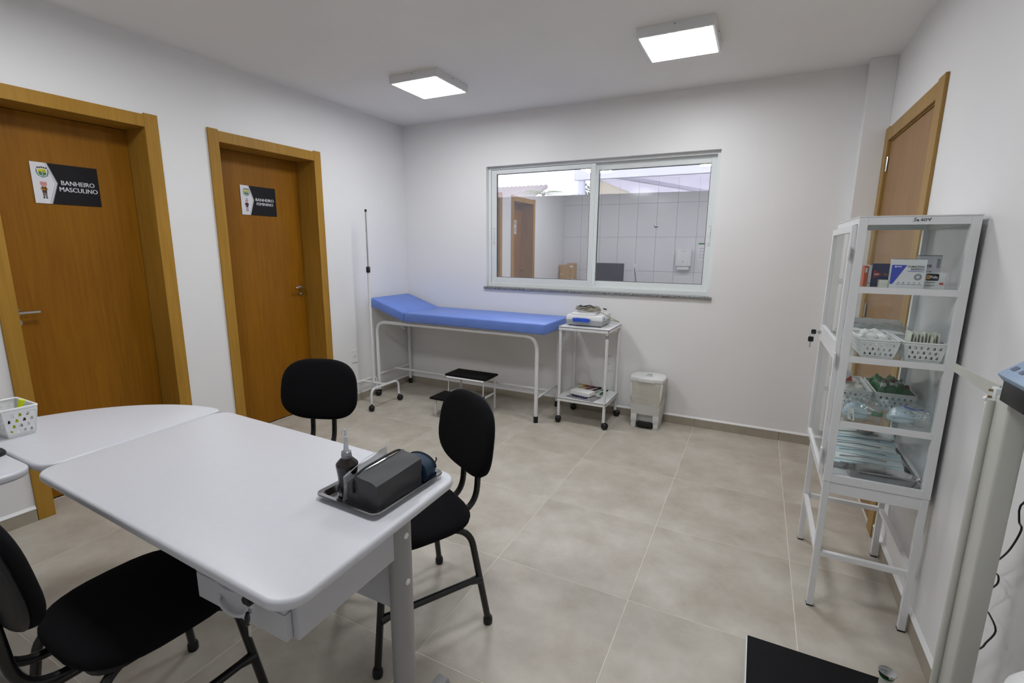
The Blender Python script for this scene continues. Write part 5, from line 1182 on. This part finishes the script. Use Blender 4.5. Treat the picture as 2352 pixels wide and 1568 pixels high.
# film-wrapped packs behind the baskets
def crumple(name, m, parent, x0, x1, y0, y1, z0, h, seed=1, amp=0.008, cuts=12):
    r2 = random.Random(seed); ph = [r2.uniform(0, 6.28) for _ in range(8)]
    bm = bmesh.new(); bmesh.ops.create_cube(bm, size=1); bmesh.ops.subdivide_edges(bm, edges=bm.edges[:], cuts=cuts, use_grid_fill=True)
    for v in bm.verts:
        u, w2, s = v.co.x, v.co.y, v.co.z
        e = 1 - 0.35 * (abs(2 * s) ** 2) * 0.5
        n1 = math.sin(11 * u + ph[0] + 4 * s) * math.sin(9 * w2 + ph[1]) + 0.6 * math.sin(23 * u + ph[2]) * math.sin(19 * w2 + ph[3] + 11 * s) + r2.uniform(-.35, .35)
        x = (x0 + x1) / 2 + (x1 - x0) * u * e; y = (y0 + y1) / 2 + (y1 - y0) * w2 * e; z = z0 + h * (s + 0.5) + (amp * n1 if s > -0.3 else 0)
        x += amp * 0.4 * math.sin(13 * w2 + 9 * s + ph[4]); y += amp * 0.5 * math.sin(12 * u + 7 * s + ph[5])
        v.co = Vector((x, y, max(z, z0))) - wloc(parent)
    me = bpy.data.meshes.new(name); bm.to_mesh(me); bm.free(); me.materials.append(M[m]); me.shade_smooth()
    o = bpy.data.objects.new(name, me); COL.objects.link(o); o.parent = parent; return o
t = thing('wrapped_gauze_pack', 'film-wrapped pack of white gauze behind the two baskets, second shelf', 'package', (3.71, -1.55, z2))
crumple('gauze_block', 'cotton', t, 3.60, 3.83, -1.675, -1.50, z2 + 0.002, 0.050, 11, 0.003)
MB().box(3.62, 3.80, -1.680, -1.678, z2 + 0.020, z2 + 0.028).build('red_print', 'maroon_pack', t, smooth=0)
crumple('plastic_wrap', 'film', t, 3.590, 3.850, -1.68, -1.47, z2 + 0.001, 0.072, 12, 0.008)
t = thing('folded_bag_pack', 'grey clear bags folded flat at the back of the second shelf', 'package', (3.74, -1.44, z2))
crumple('folded_film', 'bag', t, 3.62, 3.84, -1.455, -1.425, z2 + 0.001, 0.085, 14, 0.006, 8)
MB().box(3.66, 3.80, -1.442, -1.438, z2 + 0.006, z2 + 0.07).build('paper_insert', 'box_grey', t, smooth=0)

# ---- third shelf
z3 = shz[2] + 0.0005
bk3 = cab_basket('white perforated basket with folded pale packs on the third shelf', 3.604, 3.705, -1.690, -1.450, z3, 0.070)
bk4 = cab_basket('white perforated basket with green crumpled packs on the third shelf', 3.742, 3.850, -1.690, -1.450, z3, 0.070)
t = thing('pale_pack', 'pale folded packs with red print in the left third-shelf basket', 'package', (3.655, -1.57, z3 + 0.004))
crumple('pack_body', 'pale_pack', t, 3.606, 3.702, -1.685, -1.455, z3 + 0.006, 0.066, 21, 0.004)
MB().box(3.612, 3.70, -1.688, -1.686, z3 + 0.050, z3 + 0.054).build('red_stripe', 'red_pack', t, smooth=0)
t = thing('bandage_pack', 'small white pack with red corner print atop the left third-shelf basket', 'package', (3.635, -1.56, z3 + 0.082))
MB().hexa([(3.600, -1.60, z3 + 0.080), (3.665, -1.60, z3 + 0.080), (3.665, -1.555, z3 + 0.080), (3.600, -1.555, z3 + 0.080), (3.605, -1.575, z3 + 0.118), (3.660, -1.575, z3 + 0.118), (3.660, -1.545, z3 + 0.118), (3.605, -1.545, z3 + 0.118)]).build('pack_body', 'paper', t, bevel=0.003)
MB().add([(3.632, -1.6008, z3 + 0.083), (3.660, -1.6008, z3 + 0.083), (3.659, -1.584, z3 + 0.105)], [(0, 1, 2)]).build('red_corner', 'red_pack', t, smooth=0)
t = thing('green_pack', 'crumpled green and maroon printed packs in the right third-shelf basket', 'package', (3.795, -1.57, z3 + 0.004))
crumple('pack_film', 'green_pack', t, 3.745, 3.848, -1.686, -1.455, z3 + 0.006, 0.086, 31, 0.010, 14)
for k in range(6):
    crumple('print_patch', 'maroon_pack' if k % 2 else 'paper', t, 3.752 + 0.015 * k, 3.768 + 0.015 * k, -1.66 + 0.022 * ((k * 3) % 5), -1.64 + 0.022 * ((k * 3) % 5), z3 + 0.080, 0.020, 40 + k, 0.003, 3)
def film_kit(label, x0, x1, y0, y1, seed, green):
    t = thing('oxygen_mask_kit', label, 'medical kit', ((x0 + x1) / 2, (y0 + y1) / 2, z3), 'bagged mask kits on the third shelf')
    crumple('bag_film', 'film', t, x0, x1, y0, y1, z3 + 0.001, 0.066, seed, 0.010, 14)
    m = MB(); cx_, cy_ = (x0 + x1) / 2, (y0 + y1) / 2
    m.lathe([(0.042, 0), (0.044, 0.006), (0.039, 0.022), (0.027, 0.042), (0.012, 0.052)], (cx_ - 0.01, cy_, z3 + 0.004), 20); m.build('mask', 'mask_blue', t)
    m = MB(); m.tube(spline([(x0 + 0.02, cy_ - 0.03, z3 + 0.02), (cx_ - 0.03, cy_ - 0.045, z3 + 0.03), (cx_ + 0.02, cy_ - 0.035, z3 + 0.025), (x1 - 0.02, cy_ - 0.02, z3 + 0.03), (x1 - 0.03, cy_ + 0.03, z3 + 0.03), (cx_, cy_ + 0.04, z3 + 0.035)]), 0.0035, 8); m.build('tubing', 'mask_blue', t)
    if green: MB().cyl((cx_ + 0.052, cy_ - 0.03, z3 + 0.026), 0.010, 0.034, 14, 'x').build('connector', 'green', t)
    return t
t = film_kit('clear bag with a breathing mask kit and white label, front left of the third shelf', 3.590, 3.725, -1.915, -1.745, 51, True)
MB().hexa([(3.612, -1.9165, z3 + 0.008), (3.634, -1.9165, z3 + 0.004), (3.634, -1.9155, z3 + 0.004), (3.612, -1.9155, z3 + 0.008), (3.606, -1.9165, z3 + 0.05), (3.626, -1.9165, z3 + 0.052), (3.626, -1.9155, z3 + 0.052), (3.606, -1.9155, z3 + 0.05)]).build('white_label', 'paper', t, smooth=0)
text('care', 0.013, 'teal', t, 'lettering', FR((3.624, -1.9166, z3 + 0.008), (-0.15, 0, 1), (-1, 0, -0.15), (0, -1, 0)), 0.0, -0.004, 0.0008)
t = film_kit('clear bag with blue tubing, front right of the third shelf', 3.735, 3.868, -1.905, -1.735, 57, False)
MB().tube(spline([(3.79, -1.85, z3 + 0.065), (3.82, -1.86, z3 + 0.060), (3.85, -1.84, z3 + 0.058)]), 0.003, 8).build('blue_strap', 'blue_plastic', t)

# ---- bottom shelf: kidney dish and instrument tray
z4 = zb0 + 0.0105
kd = thing('kidney_dish', 'shiny steel kidney dish at the front of the cabinet bottom', 'kidney dish', (3.755, -1.87, z4))
def kidney(sc, off, n=48):
    pts = []
    for k in range(n):
        a = 2 * PI * k / n; x = 0.118 * sc * math.cos(a); y = 0.047 * sc * math.sin(a) + 0.020 * (1 - (x / 0.118) ** 2) - 0.012
        if math.sin(a) < 0: y += 0.012 * math.cos(x / 0.118 * PI / 2)
        pts.append((x, y))
    return pts
vs = []; fs = []; lv = [(0.80, 0.001), (0.86, 0.006), (0.97, 0.036), (1.0, 0.040), (1.04, 0.040), (1.045, 0.037)]; n = 48
for sc, z in lv:
    for p in kidney(sc, 0): q = rot2(p[0], p[1], 0.02); vs.append((3.748 + q[0], -1.872 + q[1], z4 + z))
for i in range(len(lv) - 1):
    for k in range(n): fs.append((i * n + k, i * n + (k + 1) % n, (i + 1) * n + (k + 1) % n, (i + 1) * n + k))
fs.append(tuple(range(n)))
MB().add(vs, fs).build('dish_shell', 'steel', kd, solid=0.001, smooth=50)
it = thing('instrument_tray', 'steel instrument tray holding sterile pouches at the cabinet bottom', 'tray', (3.73, -1.62, z4))
m = MB(); ix0, ix1, iy0, iy1 = 3.592, 3.862, -1.800, -1.430
m.box(ix0, ix1, iy0, iy1, z4 + 0.0005, z4 + 0.002)
for q in ((ix0, ix0 + .002, iy0, iy1), (ix1 - .002, ix1, iy0, iy1), (ix0, ix1, iy0, iy0 + .002), (ix0, ix1, iy1 - .002, iy1)): m.box(*q, z4 + 0.002, z4 + 0.024)
m.build('tray_shell', 'steel', it, smooth=0)
yy = iy0 + 0.012
for k in range(6):
    x0 = 3.602 + 0.004 * (k % 3); y0 = iy0 + 0.010 + 0.052 * k; zz = z4 + 0.005 + 0.010 * k
    t = thing('sterile_pouch', ['blue-white sterile pouch lying nearest the kidney dish', 'second sterile pouch from the kidney dish in the instrument tray', 'third sterile pouch from the kidney dish in the instrument tray', 'fourth sterile pouch from the kidney dish in the instrument tray', 'fifth sterile pouch from the kidney dish, partly covered', 'topmost sterile pouch with a dark steel bowl in it'][k], 'pouch', (3.72, y0 + 0.05, zz), 'sterile instrument pouches')
    q = MB(); nx = 10; vs = []; fs = []
    for j in range(5):
        for i in range(nx + 1):
            u, v = i / nx, j / 4
            vs.append((x0 + 0.245 * u, y0 + (0.062 if k < 5 else 0.062) * v, zz + 0.012 * v + 0.004 * math.sin(8 * u + k) * math.sin(PI * v) + (0.012 * u * u if k == 5 else 0.0)))
    for j in range(4):
        for i in range(nx): fs.append((j * (nx + 1) + i, j * (nx + 1) + i + 1, (j + 1) * (nx + 1) + i + 1, (j + 1) * (nx + 1) + i))
    q.xf = Matrix.Translation((3.72, y0 + 0.03, 0)) @ Matrix.Rotation(0.05 * math.sin(k * 2.1), 4, 'Z') @ Matrix.Translation((-3.72, -y0 - 0.03, 0))
    q.add(vs, fs); q.build('pouch_sheet', 'pouch_blue' if k % 2 == 0 else 'pouch_pale', t, solid=0.0025, smooth=60)
    q3 = MB(); q3.xf = q.xf; q3.tube([(x0 + 0.01, y0 + 0.003, zz + 0.004), (x0 + 0.235, y0 + 0.003, zz + 0.004)], 0.0035, 6); q3.build('sealed_edge', 'paper', t)
    MB().tube([(x0 + 0.03, y0 + 0.02, zz + 0.010), (x0 + 0.12, y0 + 0.03, zz + 0.013), (x0 + 0.19, y0 + 0.022, zz + 0.012)], 0.0022, 6).build('instrument', 'steel', t)
    if k == 5: MB().lathe([(0.024, 0), (0.040, 0.020), (0.043, 0.022)], (x0 + 0.14, y0 + 0.03, zz + 0.012), 20).build('steel_bowl', 'steel', t)

# ================================================================== SCALE
sc = thing('standing_scale', 'white physician scale with black platform, height rod and display by the right wall', 'scale', (3.56, -2.6, 0))
px0, px1, py0, py1 = 3.342, 3.742, -2.860, -2.322
MB().box(px0, px1, py0, py1, 0.022, 0.078).build('platform_case', 'white_metal', sc, bevel=0.003)
MB().box(px0 + 0.004, px1 - 0.004, py0 + 0.004, py1 - 0.004, 0.078, 0.082).build('platform_mat', 'black_rubber', sc, bevel=0.001)
for x in (px0 + 0.05, px1 - 0.05):
    for y in (py0 + 0.05, py1 - 0.05): MB().cyl((x, y, 0.0115), 0.018, 0.023, 16).build('levelling_foot', 'black_plastic', sc)
cx_a, cx_b, cy_a, cy_b = 3.772, 3.812, -2.656, -2.588
MB().box(cx_a - 0.012, cx_b, cy_a - 0.02, cy_b + 0.02, 0.0, 0.085).build('column_base', 'cream_metal', sc, bevel=0.004)
MB().box(px1, cx_a, -2.68, -2.58, 0.03, 0.07).build('column_bracket', 'cream_metal', sc, bevel=0.002)
MB().box(cx_a, cx_b, cy_a, cy_b, 0.085, 1.105).build('column', 'cream_metal', sc, bevel=0.006, seg=3)
MB().tube([(cx_a - 0.004, cy_b + 0.004, 0.085), (cx_a - 0.004, cy_b + 0.004, 1.09)], 0.009, 14).build('column_rib', 'cream_metal', sc)
rx, ry = 3.790, -2.552
MB().tube([(rx, ry, 0.085), (rx, ry, 1.052)], 0.0155, 18).build('height_rod', 'cream_metal', sc)
MB().lathe([(0.021, 0), (0.022, 0.004), (0.022, 0.034), (0.018, 0.038)], (rx, ry, 1.038), 20).build('rod_collar', 'white_plastic', sc)
MB().box(rx - 0.012, rx + 0.010, cy_a + 0.05, ry, 1.076, 1.080).build('rod_bracket', 'white_metal', sc, bevel=0.001)
MB().cyl((rx - 0.014, ry + 0.018, 1.079), 0.006, 0.014, 12, 'y').build('bracket_knob', 'white_plastic', sc)
MB().cyl((cx_a + 0.012, cy_a + 0.048 , 1.072), 0.006, 0.006, 12, 'z').build('screw', 'brass', sc)
MB().box(rx - 0.011, rx + 0.011, ry - 0.012, ry + 0.012, 1.080, 1.112).build('arm_clamp', 'alu', sc, bevel=0.001)
for z in (1.088, 1.104): MB().cyl((rx - 0.014, ry + 0.004, z), 0.003, 0.008, 8, 'x').build('clamp_screw', 'brass', sc)
MB().hexa([(rx - 0.002, ry, 1.082), (rx + 0.002, ry, 1.082), (rx + 0.002, ry + 0.315, 1.086), (rx - 0.002, ry + 0.315, 1.086), (rx - 0.002, ry, 1.118), (rx + 0.002, ry, 1.118), (rx + 0.002, ry + 0.315, 1.108), (rx - 0.002, ry + 0.315, 1.108)]).build('head_arm', 'cream_metal', sc, smooth=0)
MB().hexa([(3.755, -2.76, 1.106), (3.835, -2.76, 1.106), (3.835, -2.652, 1.106), (3.755, -2.652, 1.106), (3.752, -2.80, 1.160), (3.850, -2.80, 1.160), (3.850, -2.664, 1.160), (3.752, -2.664, 1.160)]).build('display_neck', 'black_plastic', sc, bevel=0.003)
O = Vector((3.742, -2.652, 1.166)); U = Vector((0, -1, 0)); V = Vector((0.78, 0, 0.63)).normalized(); Nn = U.cross(V).normalized()
if Nn.x > 0: Nn = -Nn
fd = (O, U, V, Nn); wD, hD = 0.19, 0.115
ds = MB().prism([(0, 0), (wD, 0), (wD, hD), (0, hD)], fd, -0.03, 0).build('display', 'scale_blue', sc, bevel=0.004)
MB().prism([(0.03, 0.058), (wD - 0.03, 0.058), (wD - 0.03, hD - 0.018), (0.03, hD - 0.018)], fd, 0, 0.0006).build('lcd_screen', 'lcd', ds, smooth=0)
for k in range(5): MB().prism(shift(rrect(0.018, 0.013, 0.003), 0.025 + 0.036 * k, 0.026), fd, 0, 0.0012).build('button', 'button', ds, smooth=0)
# transport post
tp_ = thing('scale_wheel_post', 'short pale post with chrome cap beside the scale platform', 'post', (3.70, -2.47, 0.082))
MB().tube([(3.705, -2.466, 0.0825), (3.705, -2.466, 0.205)], 0.0165, 18).build('post_tube', 'cream_metal', tp_)
MB().tube([(3.705, -2.466, 0.205), (3.705, -2.466, 0.212)], 0.0185, 18).build('green_ring', 'green', tp_)
MB().lathe([(0.021, 0), (0.0225, 0.004), (0.022, 0.009), (0.014, 0.011)], (3.705, -2.466, 0.212), 20).build('chrome_cap', 'chrome', tp_)
# power cable along the wall
tag(MB().tube(spline([(3.84, -2.69, 1.1), (3.875, -2.75, 0.98), (3.88, -2.537, 0.842), (3.88, -2.528, 0.786), (3.88, -2.546, 0.772), (3.88, -2.52, 0.707), (3.88, -2.484, 0.656), (3.88, -2.443, 0.613), (3.88, -2.465, 0.606), (3.88, -2.492, 0.611), (3.88, -2.493, 0.587), (3.88, -2.446, 0.529), (3.88, -2.452, 0.493), (3.88, -2.489, 0.498), (3.88, -2.535, 0.484), (3.88, -2.503, 0.422), (3.88, -2.491, 0.399), (3.88, -2.454, 0.348), (3.88, -2.429, 0.27), (3.88, -2.56, 0.2), (3.882, -2.62, 0.006), (3.885, -2.75, 0.006)], 4), 0.0022, 7).build('scale_cable', 'black_plastic'), 'thin black cable dangling behind the scale column', 'cable')
# white container at the corner of the frame
wc = thing('lidded_pail', 'white plastic pail with rounded lid at the bottom right corner', 'pail', (3.80, -3.02, 0))
MB().lathe([(0.072, 0), (0.076, 0.004), (0.083, 0.648), (0.085, 0.653)], (3.800, -3.020, 0), 36).build('pail_body', 'white_plastic', wc)
MB().lathe([(0.087, 0), (0.089, 0.006), (0.087, 0.018), (0.074, 0.038), (0.045, 0.054), (0.015, 0.060)], (3.800, -3.020, 0.654), 36).build('lid', 'white_plastic', wc)
MB().lathe([(0.004, 0), (0.004, 0.018), (0.007, 0.022), (0.007, 0.029), (0.004, 0.032)], (3.755, -2.968, 0.676), 16).build('knob', 'white_plastic', wc)
